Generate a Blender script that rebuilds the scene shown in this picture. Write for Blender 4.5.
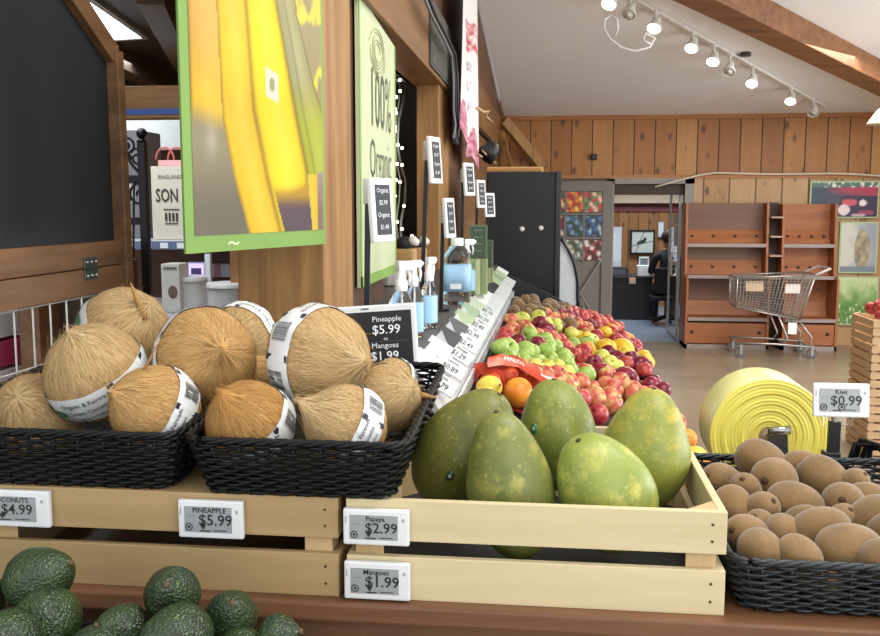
import bpy, bmesh, math, random
from mathutils import Vector, Matrix, noise
random.seed(7)
for _o in list(bpy.data.objects): bpy.data.objects.remove(_o)
SC = bpy.context.scene; COL = SC.collection
PI = math.pi; R = math.radians
# ------------------------------------------------------------------ camera, world, light, exposure
F = 930.0; CH = 1.65
TH = math.atan(113/F); PSI = math.atan(110*math.cos(TH)/F)
cam_d = bpy.data.cameras.new('camera'); cam_d.sensor_width = 36; cam_d.lens = F/880*36; cam_d.clip_start = .05
cam = bpy.data.objects.new('camera', cam_d); COL.objects.link(cam)
cam.location = (0, 0, CH); cam.rotation_euler = (PI/2-TH, 0, PSI); SC.camera = cam
SC.view_settings.view_transform = 'Standard'; SC.view_settings.look = 'None'
SC.view_settings.gamma = 1; SC.view_settings.use_curve_mapping = False
SC.view_settings.exposure = 0.16
w = bpy.data.worlds.new('world'); SC.world = w; w.use_nodes = True
w.node_tree.nodes['Background'].inputs[0].default_value = (.93, .97, 1, 1)
w.node_tree.nodes['Background'].inputs[1].default_value = 1.35
def area(name, loc, size, energy, col=(1, 1, 1), rot=(0, 0, 0), sy=None):
    l = bpy.data.lights.new(name, 'AREA'); l.shape = 'RECTANGLE'; l.size = size; l.size_y = sy or size
    l.energy = energy; l.color = col
    o = bpy.data.objects.new(name, l); COL.objects.link(o); o.location = loc; o.rotation_euler = rot; return o
area('fill_over_the_tables', (1.6, 1.6, 3.9), 2.2, 120, (1, .985, .95))  # added area fill above the tables; the ceiling has no opening here
area('fill_over_the_aisle', (3.0, 7.6, 2.95), 2.4, 150, (1, .98, .94))  # added fill to brighten the aisle and far wall, no real skylight
area('fill_behind_camera', (2.6, -1.6, 2.6), 2.6, 60, (1, 1, 1), (R(60), 0, R(28)))  # unseen fill added behind the camera in place of storefront daylight
area('fill_from_the_right', (6.6, 5.5, 1.3), 4.5, 230, (.92, .96, 1), (R(78), 0, R(90)), 2.0)  # large fill added to lift ceiling and far wall; no windows stand here
area('office_fill', (1.6, 13.4, 2.5), 1.4, 70, (.85, .93, 1))  # fill added to light the office, not a fixture of the room
area('back_room_front_fill', (-1.55, 2.75, 2.4), .6, 14, (.92, .97, 1))  # extra fill added to whiten the tubs; no lamp hangs here
area('back_room_lamp', (-2.6, 4.6, 2.45), 1.2, 34, (.88, .95, 1))
sun = bpy.data.lights.new('sun', 'SUN'); sun.energy = 0.0; sun.angle = R(3)

# ------------------------------------------------------------------ helpers
CR = Vector((math.cos(PSI), math.sin(PSI), 0))
CF = Vector((-math.sin(PSI)*math.cos(TH), math.cos(PSI)*math.cos(TH), -math.sin(TH)))
CU = CR.cross(CF)
def ray(u, v): return CR*((u-440)/F) - CU*((v-318)/F) + CF
def at(u, v, x=None, y=None, z=None):
    d = ray(u, v); t = x/d.x if x is not None else y/d.y if y is not None else (z-CH)/d.z
    return Vector((0, 0, CH)) + d*t
def at_plane(u, v, p, n):
    d = ray(u, v); o = Vector((0, 0, CH)); return o + d*((Vector(p)-o).dot(n)/d.dot(n))
def pix(p):
    q = Vector(p)-Vector((0, 0, CH)); k = q.dot(CF); return 440+F*q.dot(CR)/k, 318-F*q.dot(CU)/k
def img(r, u, c): return (CR*r + CU*u - CF*c).normalized()
W = {}
def tag(o, label=None, cat=None, group=None, kind=None):
    if label: o['label'] = label
    if cat: o['category'] = cat
    if group: o['group'] = group
    if kind: o['kind'] = kind
    return o
def thing(name, loc, label, cat, group=None, rot=None):
    o = bpy.data.objects.new(name, None); COL.objects.link(o); o.empty_display_size = .02
    m = Matrix.Translation(loc)
    if rot is not None: m = m @ rot.to_4x4()
    o.matrix_world = m; W[o.name] = m
    return tag(o, label, cat, group)
def axrot(z, roll=0):          # rotation whose local Z is the given direction
    q = Vector(z).normalized().to_track_quat('Z', 'Y').to_matrix(); return q @ Matrix.Rotation(roll, 3, 'Z')
class MB:
    def __init__(s): s.b = bmesh.new()
    def add(s, verts, faces, M=None, mi=0):
        vs = [s.b.verts.new(M @ Vector(v) if M is not None else Vector(v)) for v in verts]
        for f in faces:
            try: s.b.faces.new([vs[i] for i in f]).material_index = mi
            except ValueError: pass
        return vs
    def box(s, x0, x1, y0, y1, z0, z1, bev=0, M=None, mi=0):
        if bev:
            t = bmesh.new(); bmesh.ops.create_cube(t, size=1)
            for v in t.verts: v.co = Vector(((x0+x1)/2+v.co.x*(x1-x0), (y0+y1)/2+v.co.y*(y1-y0), (z0+z1)/2+v.co.z*(z1-z0)))
            bmesh.ops.bevel(t, geom=t.edges[:], offset=bev, segments=2, affect='EDGES', profile=.6)
            t.verts.index_update(); s.add([v.co for v in t.verts], [[v.index for v in f.verts] for f in t.faces], M, mi); t.free(); return s
        v = [(x, y, z) for x in (x0, x1) for y in (y0, y1) for z in (z0, z1)]
        s.add(v, [(0, 1, 3, 2), (4, 6, 7, 5), (0, 4, 5, 1), (2, 3, 7, 6), (0, 2, 6, 4), (1, 5, 7, 3)], M, mi); return s
    def beam(s, a, b, wd, h, up=(0, 0, 1), bev=0, mi=0):     # a bar of wd x h from a to b
        a = Vector(a); b = Vector(b); d = b-a; L = d.length; d.normalize()
        x = d.cross(Vector(up)).normalized(); z = x.cross(d)
        M = Matrix.Translation(a) @ Matrix((x, d, z)).transposed().to_4x4()
        return s.box(-wd/2, wd/2, 0, L, -h/2, h/2, bev, M, mi)
    def prism(s, pts, off, mi=0):
        off = Vector(off); n = len(pts); P = [Vector(p) for p in pts]
        f = [list(range(n)), list(range(2*n-1, n-1, -1))]+[(i, i+n, (i+1) % n+n, (i+1) % n) for i in range(n)]
        s.add(P+[p+off for p in P], f, None, mi); return s
    def tube(s, pts, r, n=8, closed=False, M=None, mi=0):
        P = [Vector(p) for p in pts]; m = len(P); rr = r if isinstance(r, (list, tuple)) else [r]*m
        V = []; prev = None
        for i, p in enumerate(P):
            t = (P[(i+1) % m]-P[i-1]) if closed else (P[min(i+1, m-1)]-P[max(i-1, 0)])
            if t.length < 1e-9: t = Vector((0, 0, 1))
            t.normalize()
            if prev is None:
                a = Vector((0, 0, 1)) if abs(t.z) < .9 else Vector((1, 0, 0)); a = (a-t*a.dot(t)).normalized()
            else: a = (prev-t*prev.dot(t)).normalized()
            prev = a; c = t.cross(a)
            V += [p+(a*math.cos(2*PI*k/n)+c*math.sin(2*PI*k/n))*rr[i] for k in range(n)]
        Fc = [(i*n+k, i*n+(k+1) % n, ((i+1) % m)*n+(k+1) % n, ((i+1) % m)*n+k) for i in range(m if closed else m-1) for k in range(n)]
        if not closed: Fc += [list(range(n-1, -1, -1)), [(m-1)*n+k for k in range(n)]]
        s.add(V, Fc, M, mi); return s
    def lathe(s, prof, n=24, M=None, sx=1, sy=1, mi=0, fn=None):
        V = []; Fc = []; m = len(prof)
        for (r, z) in prof:
            for k in range(n):
                p = Vector((r*math.cos(2*PI*k/n)*sx, r*math.sin(2*PI*k/n)*sy, z)); V.append(fn(p) if fn else p)
        for i in range(m-1):
            for k in range(n): Fc.append((i*n+k, i*n+(k+1) % n, (i+1)*n+(k+1) % n, (i+1)*n+k))
        if prof[0][0] > 1e-4: Fc.append(list(range(n-1, -1, -1)))
        if prof[-1][0] > 1e-4: Fc.append([(m-1)*n+k for k in range(n)])
        s.add(V, Fc, M, mi); return s
    def ball(s, c, r, n=16, sc=(1, 1, 1), M=None, mi=0):
        pr = [(r*math.sin(PI*i/(n//2)), -r*math.cos(PI*i/(n//2))) for i in range(n//2+1)]
        T = Matrix.Translation(c) @ Matrix.Diagonal((sc[0], sc[1], sc[2], 1))
        return s.lathe(pr, n, (M @ T) if M is not None else T, mi=mi)
    def cyl(s, a, b, r, n=16, mi=0): return s.tube([a, b], r, n, mi=mi)
    def text(s, st, size, M=None, fn=None, depth=.0006, align='CENTER', mi=0, sub=0, bold=0):
        vs, fs = textgeo(st, size, align, bold)
        s.add([fn(v) if fn else v for v in vs], fs, M, mi); return s
    def build(s, name, mat, parent=None, smooth=False, weld=True, auto=None, local=False):
        if weld: bmesh.ops.remove_doubles(s.b, verts=s.b.verts, dist=1e-5)
        if len(s.b.faces) and weld: bmesh.ops.recalc_face_normals(s.b, faces=s.b.faces)
        me = bpy.data.meshes.new(name); 
        if parent is not None and not local: s.b.transform(W[parent.name].inverted())
        s.b.to_mesh(me); s.b.free()
        o = bpy.data.objects.new(name, me); COL.objects.link(o)
        for m in (mat if isinstance(mat, (list, tuple)) else [mat]): me.materials.append(m)
        if parent is not None: o.parent = parent; W[o.name] = W[parent.name]
        else: W[o.name] = Matrix.Identity(4)
        if smooth: me.shade_smooth()
        elif auto:
            me.shade_smooth()
            try: me.set_sharp_from_angle(angle=R(auto))
            except Exception: pass
        return o
def base_origin(o):            # puts a one-mesh thing's origin at the bottom of its bounds
    me = o.data; xs = [v.co for v in me.vertices]
    c = Vector(((min(p.x for p in xs)+max(p.x for p in xs))/2, (min(p.y for p in xs)+max(p.y for p in xs))/2, min(p.z for p in xs)))
    me.transform(Matrix.Translation(-c)); o.matrix_world = Matrix.Translation(c); W[o.name] = Matrix.Translation(c); return o
_tg = {}
def textgeo(st, size, align='CENTER', bold=0):
    k = (st, align, bold)
    if k not in _tg:
        c = bpy.data.curves.new('t', 'FONT'); c.body = st; c.size = 1; c.align_x = align; c.align_y = 'CENTER'; c.resolution_u = 2; c.offset = bold
        o = bpy.data.objects.new('t', c); COL.objects.link(o)
        dg = bpy.context.evaluated_depsgraph_get(); dg.update(); me = o.evaluated_get(dg).to_mesh()
        _tg[k] = ([v.co.copy() for v in me.vertices], [tuple(p.vertices) for p in me.polygons])
        o.evaluated_get(dg).to_mesh_clear(); bpy.data.objects.remove(o); bpy.data.curves.remove(c)
    vs, fs = _tg[k]; return [v*size for v in vs], fs
def copy_tree(o, loc, rot=None):
    c = o.copy(); COL.objects.link(c); c.matrix_world = Matrix.Translation(loc) @ (rot.to_4x4() if rot is not None else Matrix.Identity(4))
    for ch in o.children:
        d = ch.copy(); COL.objects.link(d); d.parent = c
        for g in ch.children:
            e = g.copy(); COL.objects.link(e); e.parent = d
    return c
# ------------------------------------------------------------------ materials
def c4(c): return (c[0], c[1], c[2], 1)
def hx(h):                      # sRGB hex to linear
    return tuple(((int(h[i:i+2], 16)/255+.055)/1.055)**2.4 if int(h[i:i+2], 16) > 10 else int(h[i:i+2], 16)/255/12.92 for i in (0, 2, 4))
class NT:
    def __init__(s, name):
        s.m = bpy.data.materials.new(name); s.m.use_nodes = True; s.t = s.m.node_tree; s.p = s.t.nodes['Principled BSDF']
    def n(s, ty, **kw):
        o = s.t.nodes.new(ty)
        for k, v in kw.items():
            if k.startswith('i_'): o.inputs[k[2:].replace('_', ' ')].default_value = v
            else: setattr(o, k, v)
        return o
    def l(s, a, b): s.t.links.new(a, b)
    def math(s, op, a, b=None, c=None):
        o = s.n('ShaderNodeMath', operation=op)
        for i, x in enumerate((a, b, c)):
            if x is None: continue
            if isinstance(x, (int, float)): o.inputs[i].default_value = x
            else: s.l(x, o.inputs[i])
        return o.outputs[0]
    def mix(s, f, a, b, mode='MIX'):
        o = s.n('ShaderNodeMix', data_type='RGBA', blend_type=mode)
        for i, x in ((0, f), (6, a), (7, b)):
            if isinstance(x, (int, float)): o.inputs[i].default_value = x
            elif isinstance(x, tuple): o.inputs[i].default_value = c4(x)
            else: s.l(x, o.inputs[i])
        return o.outputs[2]
    def coord(s, which='Object', scale=(1, 1, 1), rot=(0, 0, 0)):
        tc = s.n('ShaderNodeTexCoord'); mp = s.n('ShaderNodeMapping'); mp.inputs['Scale'].default_value = scale; mp.inputs['Rotation'].default_value = rot
        s.l(tc.outputs[which], mp.inputs[0]); return mp.outputs[0]
    def noise(s, co, scale, detail=4, rough=.55, dist=0):
        o = s.n('ShaderNodeTexNoise'); o.inputs['Scale'].default_value = scale; o.inputs['Detail'].default_value = detail
        o.inputs['Roughness'].default_value = rough; o.inputs['Distortion'].default_value = dist; s.l(co, o.inputs['Vector']); return o.outputs['Fac']
    def ramp(s, f, stops):
        o = s.n('ShaderNodeValToRGB'); e = o.color_ramp.elements
        while len(e) < len(stops): e.new(.5)
        for i, (p, c) in enumerate(stops): e[i].position = p; e[i].color = c4(c if isinstance(c, tuple) else (c, c, c))
        s.l(f, o.inputs[0]); return o.outputs[0]
    def bump(s, h, strength=.3, dist=.01):
        o = s.n('ShaderNodeBump'); o.inputs['Strength'].default_value = strength; o.inputs['Distance'].default_value = dist
        s.l(h, o.inputs['Height']); s.l(o.outputs[0], s.p.inputs['Normal'])
    def set(s, col=None, rough=.5, metal=0, spec=None):
        if col is not None:
            if isinstance(col, tuple): s.p.inputs['Base Color'].default_value = c4(col)
            else: s.l(col, s.p.inputs['Base Color'])
        s.p.inputs['Roughness'].default_value = rough; s.p.inputs['Metallic'].default_value = metal
        if spec is not None: s.p.inputs['Specular IOR Level'].default_value = spec
        return s.m
_m = {}
def plain(h, rough=.5, metal=0, var=.08, sc=14, bump=0, spec=None):
    k = (h, rough, metal, var, sc, bump, spec)
    if k in _m: return _m[k]
    t = NT('surface_'+h); c = hx(h); f = t.noise(t.coord(), sc)
    col = t.mix(f, tuple(x*(1-var*2) for x in c), tuple(min(1, x*(1+var*2)) for x in c))
    if bump: t.bump(t.noise(t.coord(), sc*6), bump, .004)
    _m[k] = t.set(col, rough, metal, spec); return _m[k]
def emis(h, s, name='glowing_surface'):
    t = NT(name); c = hx(h); t.set(c, .5); t.p.inputs['Emission Color'].default_value = c4(c); t.p.inputs['Emission Strength'].default_value = s; return t.m
def wood(name, a, b, axis='X', sc=1., rough=.55, knots=0, dark=None, bump=.15):
    t = NT(name); st = {'X': (1.2, 16, 16), 'Y': (16, 1.2, 16), 'Z': (16, 16, 1.2)}[axis]
    co = t.coord('Object', tuple(x*sc for x in st)); f = t.noise(co, 1.6, 6, .6, .6); g = t.noise(co, 7, 3, .5)
    col = t.ramp(f, [(.28, hx(a)), (.72, hx(b))]); col = t.mix(t.math('MULTIPLY', g, .35), col, tuple(x*.55 for x in hx(a)))
    if knots:
        v = t.n('ShaderNodeTexVoronoi'); s2 = tuple(3.2*knots*(.45 if i == 'XYZ'.index(axis) else 1) for i in range(3)); t.l(t.coord('Object', s2), v.inputs['Vector']); v.inputs['Scale'].default_value = 1
        k = t.ramp(v.outputs['Distance'], [(.05, 1.), (.13, 0.)]); col = t.mix(t.math('MULTIPLY', k, .75), col, hx(dark or '3a2413'))
    t.bump(g, bump, .003); return t.set(col, rough)
def planks(name, cols, wd, axis='X', grain='Z', gap='2a170b', rough=.5, knots=1.):
    t = NT(name); tc = t.n('ShaderNodeTexCoord'); sp = t.n('ShaderNodeSeparateXYZ'); t.l(tc.outputs['Object'], sp.inputs[0])
    q = t.math('DIVIDE', sp.outputs['XYZ'.index(axis)], wd); fl = t.math('FLOOR', q); fr = t.math('FRACT', q)
    wn = t.n('ShaderNodeTexWhiteNoise', noise_dimensions='1D'); t.l(fl, wn.inputs['W'])
    cb = t.n('ShaderNodeCombineXYZ'); t.l(t.math('MULTIPLY', wn.outputs['Value'], 9), cb.inputs['XYZ'.index(grain)])
    ad = t.n('ShaderNodeVectorMath', operation='ADD'); t.l(tc.outputs['Object'], ad.inputs[0]); t.l(cb.outputs[0], ad.inputs[1])
    mp = t.n('ShaderNodeMapping'); st = [14, 14, 14]; st['XYZ'.index(grain)] = 1.4; mp.inputs['Scale'].default_value = st; t.l(ad.outputs[0], mp.inputs[0])
    f = t.noise(mp.outputs[0], 1.3, 5, .6, .5)
    base = t.ramp(wn.outputs['Value'], [(i/(len(cols)-1), hx(c)) for i, c in enumerate(cols)])
    col = t.mix(t.math('MULTIPLY', f, .7), base, t.mix(1., base, (.45, .38, .3), 'MULTIPLY'))
    v = t.n('ShaderNodeTexVoronoi'); v.inputs['Scale'].default_value = 1; mp2 = t.n('ShaderNodeMapping'); s3 = [7*knots]*3; s3['XYZ'.index(grain)] = 3.4*knots; mp2.inputs['Scale'].default_value = s3
    t.l(ad.outputs[0], mp2.inputs[0]); t.l(mp2.outputs[0], v.inputs['Vector'])
    col = t.mix(t.math('MULTIPLY', t.ramp(v.outputs['Distance'], [(.10, 1.), (.24, 0.)]), .8), col, hx('4a2810'))
    e = t.math('MINIMUM', fr, t.math('SUBTRACT', 1, fr)); g = t.ramp(e, [(.012, 1.), (.035, 0.)])
    return (t.bump(t.math('SUBTRACT', 1, g), .5, .01), t.set(t.mix(g, col, hx(gap)), rough))[1]
def glass(name, tint=(1, 1, 1), rough=.03, ior=1.3):
    t = NT(name); t.set(tint, rough); t.p.inputs['Transmission Weight'].default_value = 1; t.p.inputs['IOR'].default_value = ior; return t.m
def picture(name, o3, ux, uy, nx, ny, fn, parent, rough=.5, label=None):   # a printed picture: grid coloured by fn(s,t) in sRGB 0..1
    me = bpy.data.meshes.new(name); o3 = Vector(o3); ux = Vector(ux); uy = Vector(uy); inv = W[parent.name].inverted() if parent else Matrix.Identity(4)
    V = [inv @ (o3+ux*(i/nx)+uy*(j/ny)) for j in range(ny+1) for i in range(nx+1)]
    me.from_pydata(V, [], [(j*(nx+1)+i, j*(nx+1)+i+1, (j+1)*(nx+1)+i+1, (j+1)*(nx+1)+i) for j in range(ny) for i in range(nx)])
    at_ = me.color_attributes.new('print', 'FLOAT_COLOR', 'POINT')
    k = 0
    for j in range(ny+1):
        for i in range(nx+1):
            c = fn(i/nx, j/ny); at_.data[k].color = (*[max(0, min(1, x))**2.2 for x in c], 1); k += 1
    t = NT('print_'+name); a = t.n('ShaderNodeVertexColor', layer_name='print'); t.set(a.outputs[0], rough); me.materials.append(t.m)
    o = bpy.data.objects.new(name, me); COL.objects.link(o)
    if parent: o.parent = parent; W[o.name] = W[parent.name]
    return o
def fbm(x, y, s=0, oct=3): return noise.fractal(Vector((x, y, s)), 1, 2, oct)
def lerp(a, b, t): return tuple(a[i]+(b[i]-a[i])*t for i in range(3))
def rgb(h): return tuple(int(h[i:i+2], 16)/255 for i in (0, 2, 4))
def sm(a, b, x): t = max(0, min(1, (x-a)/(b-a))); return t*t*(3-2*t)
# ------------------------------------------------------------------ the setting
def struct(name, mb, m, **k): o = mb.build(name, m, **k); o['kind'] = 'structure'; return o
def ceil_z(y): return 2.7+.133*(11.4-y)
WPOST = wood('partition_timber', '80572f', 'c09358', 'Z', .8, .5, .6)
WDARK = wood('dark_timber', '3d2413', '6b4426', 'Z', .8, .55)
WDARKY = wood('dark_timber_long', '4a2d17', '80532e', 'Y', .6, .55)
WHEAD = wood('header_timber', '6e4825', '9a6d3e', 'Y', .6, .5)
WCEIL = wood('ceiling_beam_timber', '6d4529', '9d6c45', 'X', .5, .6, .5)
WCHALK = wood('chalkboard_timber', '5d3f28', '8f6844', 'Y', .9, .5)
PANEL = planks('knotty_pine_boards', ['b0753a', 'c48a48', 'a2682f', 'd09a58'], .245, 'X', 'Z', '3a1f0c')
PANEL2 = planks('pale_pine_boards', ['c39a6c', 'cfa97c', 'b98d5e'], .3, 'X', 'Z', '6b4a2a')
OFFW = planks('office_pine_boards', ['a87442', 'b9854f', '996638'], .16, 'X', 'Z', '3f2410')
# floor: sealed concrete
t = NT('sealed_concrete'); co = t.coord(); f = t.noise(co, 1.1, 6, .6); f2 = t.noise(co, 9, 5, .7)
c = t.ramp(f, [(.3, hx('82735f')), (.7, hx('a3917a'))]); c = t.mix(t.math('MULTIPLY', f2, .3), c, hx('75685a'))
br = t.n('ShaderNodeTexBrick'); t.l(co, br.inputs['Vector']); br.inputs['Scale'].default_value = .55; br.inputs['Mortar Size'].default_value = .006; br.offset = 0
br.inputs['Brick Width'].default_value = 1; br.inputs['Row Height'].default_value = 1
t.set(t.mix(t.math('MULTIPLY', br.outputs['Fac'], .5), c, hx('5f5448')), .28, 0, .5); FLOOR = t.m
struct('floor', MB().box(-4.5, 8, -3, 11.4, -.1, 0), FLOOR)
struct('floor_office', MB().box(-.6, 4, 11.4, 15.7, -.1, 0), plain('8f9bab', .3))  # bluish window light is put into the floor colour
struct('ceiling', MB().prism([(-.56, -3, ceil_z(-3)), (8, -3, ceil_z(-3)), (8, 11.4, 2.7), (-.56, 11.4, 2.7)], (0, 0, .08)), plain('ebebee', .9, 0, .02, 2))
struct('wall_far', MB().box(-.7, 8, 11.4, 11.5, 1.99, 2.9), PANEL)
m = MB(); m.box(1.68, 8, 11.4, 11.5, 0, 1.99); struct('wall_far_lower', m, PANEL2)
struct('wall_far_left', MB().box(-.7, .72, 11.42, 11.5, 0, 1.99), plain('7d766c', .7))
struct('trim_1', MB().box(-.7, 8, 11.37, 11.4, 1.965, 2.005), wood('wall_rail_timber', 'a86b35', 'c98f55', 'X'))
struct('trim_2', MB().box(-.7, 8, 11.36, 11.4, 2.655, 2.715), wood('top_rail_timber', '9a5f2e', 'b97c43', 'X'))
GREYD = plain('77726b', .6, 0, .05)
m = MB(); m.box(.70, .76, 11.36, 11.52, 0, 1.96); m.box(1.585, 1.69, 11.36, 11.52, 0, 1.96); m.box(.7, 1.69, 11.36, 11.52, 1.9, 1.96)
struct('trim_3', m, plain('8b8880', .5))
struct('trim_4', MB().box(.76, 1.585, 11.44, 11.52, 1.77, 1.9), plain('3b2c20', .6))
struct('wall_right', MB().box(4.75, 4.85, 8.6, 11.4, 0, 3.1), plain('c9bda8', .8))
# office beyond the doorway
struct('wall_office_back', MB().box(-.6, 4, 15.5, 15.6, 0, 1.545), OFFW)
struct('trim_5', MB().box(-.6, 4, 15.46, 15.6, 1.545, 1.68), plain('7b3b45', .6))
struct('trim_6', MB().box(-.6, 4, 15.3, 15.6, 1.68, 1.75), plain('c9b79c', .6))
struct('wall_office_top', MB().box(-.6, 4, 15.5, 15.6, 1.75, 2.7), plain('cdbfa8', .8))
struct('wall_office_left', MB().box(-.7, -.6, 11.5, 15.6, 0, 2.7), plain('b59a78', .8))
struct('wall_office_right', MB().box(4, 4.1, 11.5, 15.6, 0, 2.7), plain('b59a78', .8))
struct('ceiling_office', MB().box(-.6, 4, 11.5, 15.6, 2.7, 2.78), plain('cfc8bd', .9))
# partition on the left of the aisle
struct('wall_partition_recess', MB().box(-1.1, -1.02, 3.12, 11.4, 0, 3.9), wood('recess_boards', '8a5f38', 'bb8a55', 'Z', .8, .55))
m = MB(); m.box(-.785, -.56, 2.28, 2.62, 0, 4.1, .004); struct('wall_partition_post', m, WPOST)
m = MB(); m.box(-.78, -.62, 2.62, 3.45, 0, 4.1); struct('wall_partition_panel', m, WDARK)
m = MB(); m.beam((-.66, 2.62, 2.47), (-.66, 11.38, 2.47), .16, .36, bev=.005); struct('trim_7', m, WHEAD)
m = MB(); m.box(-.74, -.6, 2.62, 11.38, 2.65, 4.0); struct('wall_partition_upper', m, WDARKY)
m = MB(); m.box(-.72, -.6, 5.05, 5.55, 0, 2.29, .004); struct('wall_partition_pillar', m, WPOST)
m = MB(); m.box(-.74, -.6, 5.55, 11.38, 0, 2.29); struct('wall_partition_end', m, wood('partition_far_boards', '4d321c', '84592f', 'Y', .5))
m = MB(); m.beam((-.98, 3.5, 1.25), (-.98, 4.9, 2.3), .05, .12); m.beam((-.98, 3.9, 1.1), (-.98, 5.0, 1.9), .04, .07); struct('trim_8', m, WPOST)
m = MB(); m.box(-1.02, -.303, 2.62, 5.5, 1.255, 1.30, .004); struct('trim_9', m, plain('54504c', .5))
m = MB(); m.box(-.62, -.33, 2.0, 5.5, 0, 1.255); struct('wall_partition_base', m, plain('2a211a', .7))
m = MB(); m.box(-.62, -.303, 1.95, 2.62, 1.255, 1.30, .004); struct('trim_10', m, plain('54504c', .5))
# diagonal brace and beam where the partition meets the far wall
m = MB(); m.beam((-.55, 10.9, 2.62), (-.1, 11.3, 2.1), .08, .12); m.beam((-.55, 10.6, 2.45), (-.45, 11.3, 2.0), .05, .07); struct('trim_11', m, WPOST)
# ceiling beam of the main room
a = at(735, 0, y=7.7); a.z = ceil_z(7.6); b = at(880, 75, y=9.9); b.z = ceil_z(b.y)
d = (b-a); a2 = a-d*.6; b2 = b+d*.62
for q in (a2, b2): q.z = ceil_z(q.y)-.09
m = MB(); m.beam(a2+Vector((.17, 0, 0)), b2+Vector((.17, 0, 0)), .26, .2, bev=.01); struct('trim_12', m, WCEIL)
# back room on the left
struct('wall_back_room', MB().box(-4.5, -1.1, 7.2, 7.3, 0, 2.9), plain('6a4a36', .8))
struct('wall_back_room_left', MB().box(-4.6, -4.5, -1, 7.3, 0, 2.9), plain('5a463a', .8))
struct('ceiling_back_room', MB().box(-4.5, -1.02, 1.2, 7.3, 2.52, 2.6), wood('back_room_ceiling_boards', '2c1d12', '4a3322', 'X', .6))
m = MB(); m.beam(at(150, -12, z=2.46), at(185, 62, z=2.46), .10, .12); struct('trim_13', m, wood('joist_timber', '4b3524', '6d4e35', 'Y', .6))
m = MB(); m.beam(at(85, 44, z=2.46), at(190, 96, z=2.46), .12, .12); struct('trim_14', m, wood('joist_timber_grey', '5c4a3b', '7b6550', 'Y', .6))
m = MB(); m.box(-2.6, -1.15, 4.0, 4.1, 2.03, 2.17, .004); o = struct('trim_15', m, wood('lintel_timber', '8a5f36', 'b48753', 'X'))
m = MB(); m.box(-2.6, -1.15, 3.993, 4.0, 2.045, 2.07); struct('trim_16', m, plain('3c5fae', .5))
m = MB(); m.box(-2.9, -1.15, 4.6, 4.64, 1.93, 2.2); struct('wall_back_room_white', m, plain('dfe4e6', .6))

# ------------------------------------------------------------------ lights of the place
p0 = at(52, -10, z=2.5); p1 = at(72, -14, z=2.5); p2 = at(146, 38, z=2.5); p3 = at(100, 41, z=2.5)
t_ = thing('ceiling_light_panel', p3, 'bright white light panel in the dark boarded ceiling behind the chalkboard', 'ceiling light')
MB().prism([p0, p1, p2, p3], (0, 0, .02)).build('diffuser', emis('f2fbff', 5), t_)
m = MB()
for q, r_ in ((p0, p1), (p1, p2), (p2, p3), (p3, p0)): m.beam(q+Vector((0, 0, .01)), r_+Vector((0, 0, .01)), .03, .03)
m.build('frame', plain('8b8579', .5), t_)
tp = [Vector((.655, 7.5, 0)), Vector((3.02, 10.98, 0))]
for q in tp: q.z = ceil_z(q.y)-.02
td = tp[1]-tp[0]
t_ = thing('track_rail', tp[0], 'thin white lighting track running diagonally across the pale ceiling', 'lighting track')
MB().beam(tp[0]-td*.12, tp[1], .035, .03).build('rail', plain('d9d6d0', .4), t_)
m = MB(); q = tp[0]+td*.42; m.lathe([(.05, -.02), (.05, .02)], 16, Matrix.Translation(q+Vector((.1, 0, .01)))); m.build('ceiling_rose', plain('3b3936', .5), t_)
q0 = tp[0]+td*.08
pts = [at(606, 25+0, y=8)] 
cp = [(650, 44), (643, 40), (646, 33), (655, 38), (650, 47), (636, 51), (622, 48), (610, 39), (604, 28), (605, 19), (611, 15), (617, 19), (618, 28), (615, 36)]
o = MB().tube([at(u, v, y=7.3+.015*i) for i, (u, v) in enumerate(cp)], .009, 8).build('power_cord', plain('f4f2ee', .5), None, True)
tag(base_origin(o), 'loose white loop of power cord hanging below the lighting track', 'cord')
wm = plain('e2e0da', .35); lampon = emis('fff2cf', 14, 'lit_lamp_face'); lampoff = plain('e8e4d8', .3)
spots = [(603, -2, 1, 'nearest the camera, cut by the picture top'), (628, 4, 0, 'unlit and second along the track'), (653, 18, 1, 'beside the hanging cord loop'), (690, 40, 1, 'just before the dark ceiling rose'),
         (712, 58, 1, 'just after the dark ceiling rose'), (728, 68, 0, 'unlit, in the middle of the track'), (751, 80, 1, 'third lit one from the far end'), (789, 98, 1, 'last lit one on the track'), (812, 106, 0, 'unlit, at the far end of the track')]
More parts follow.
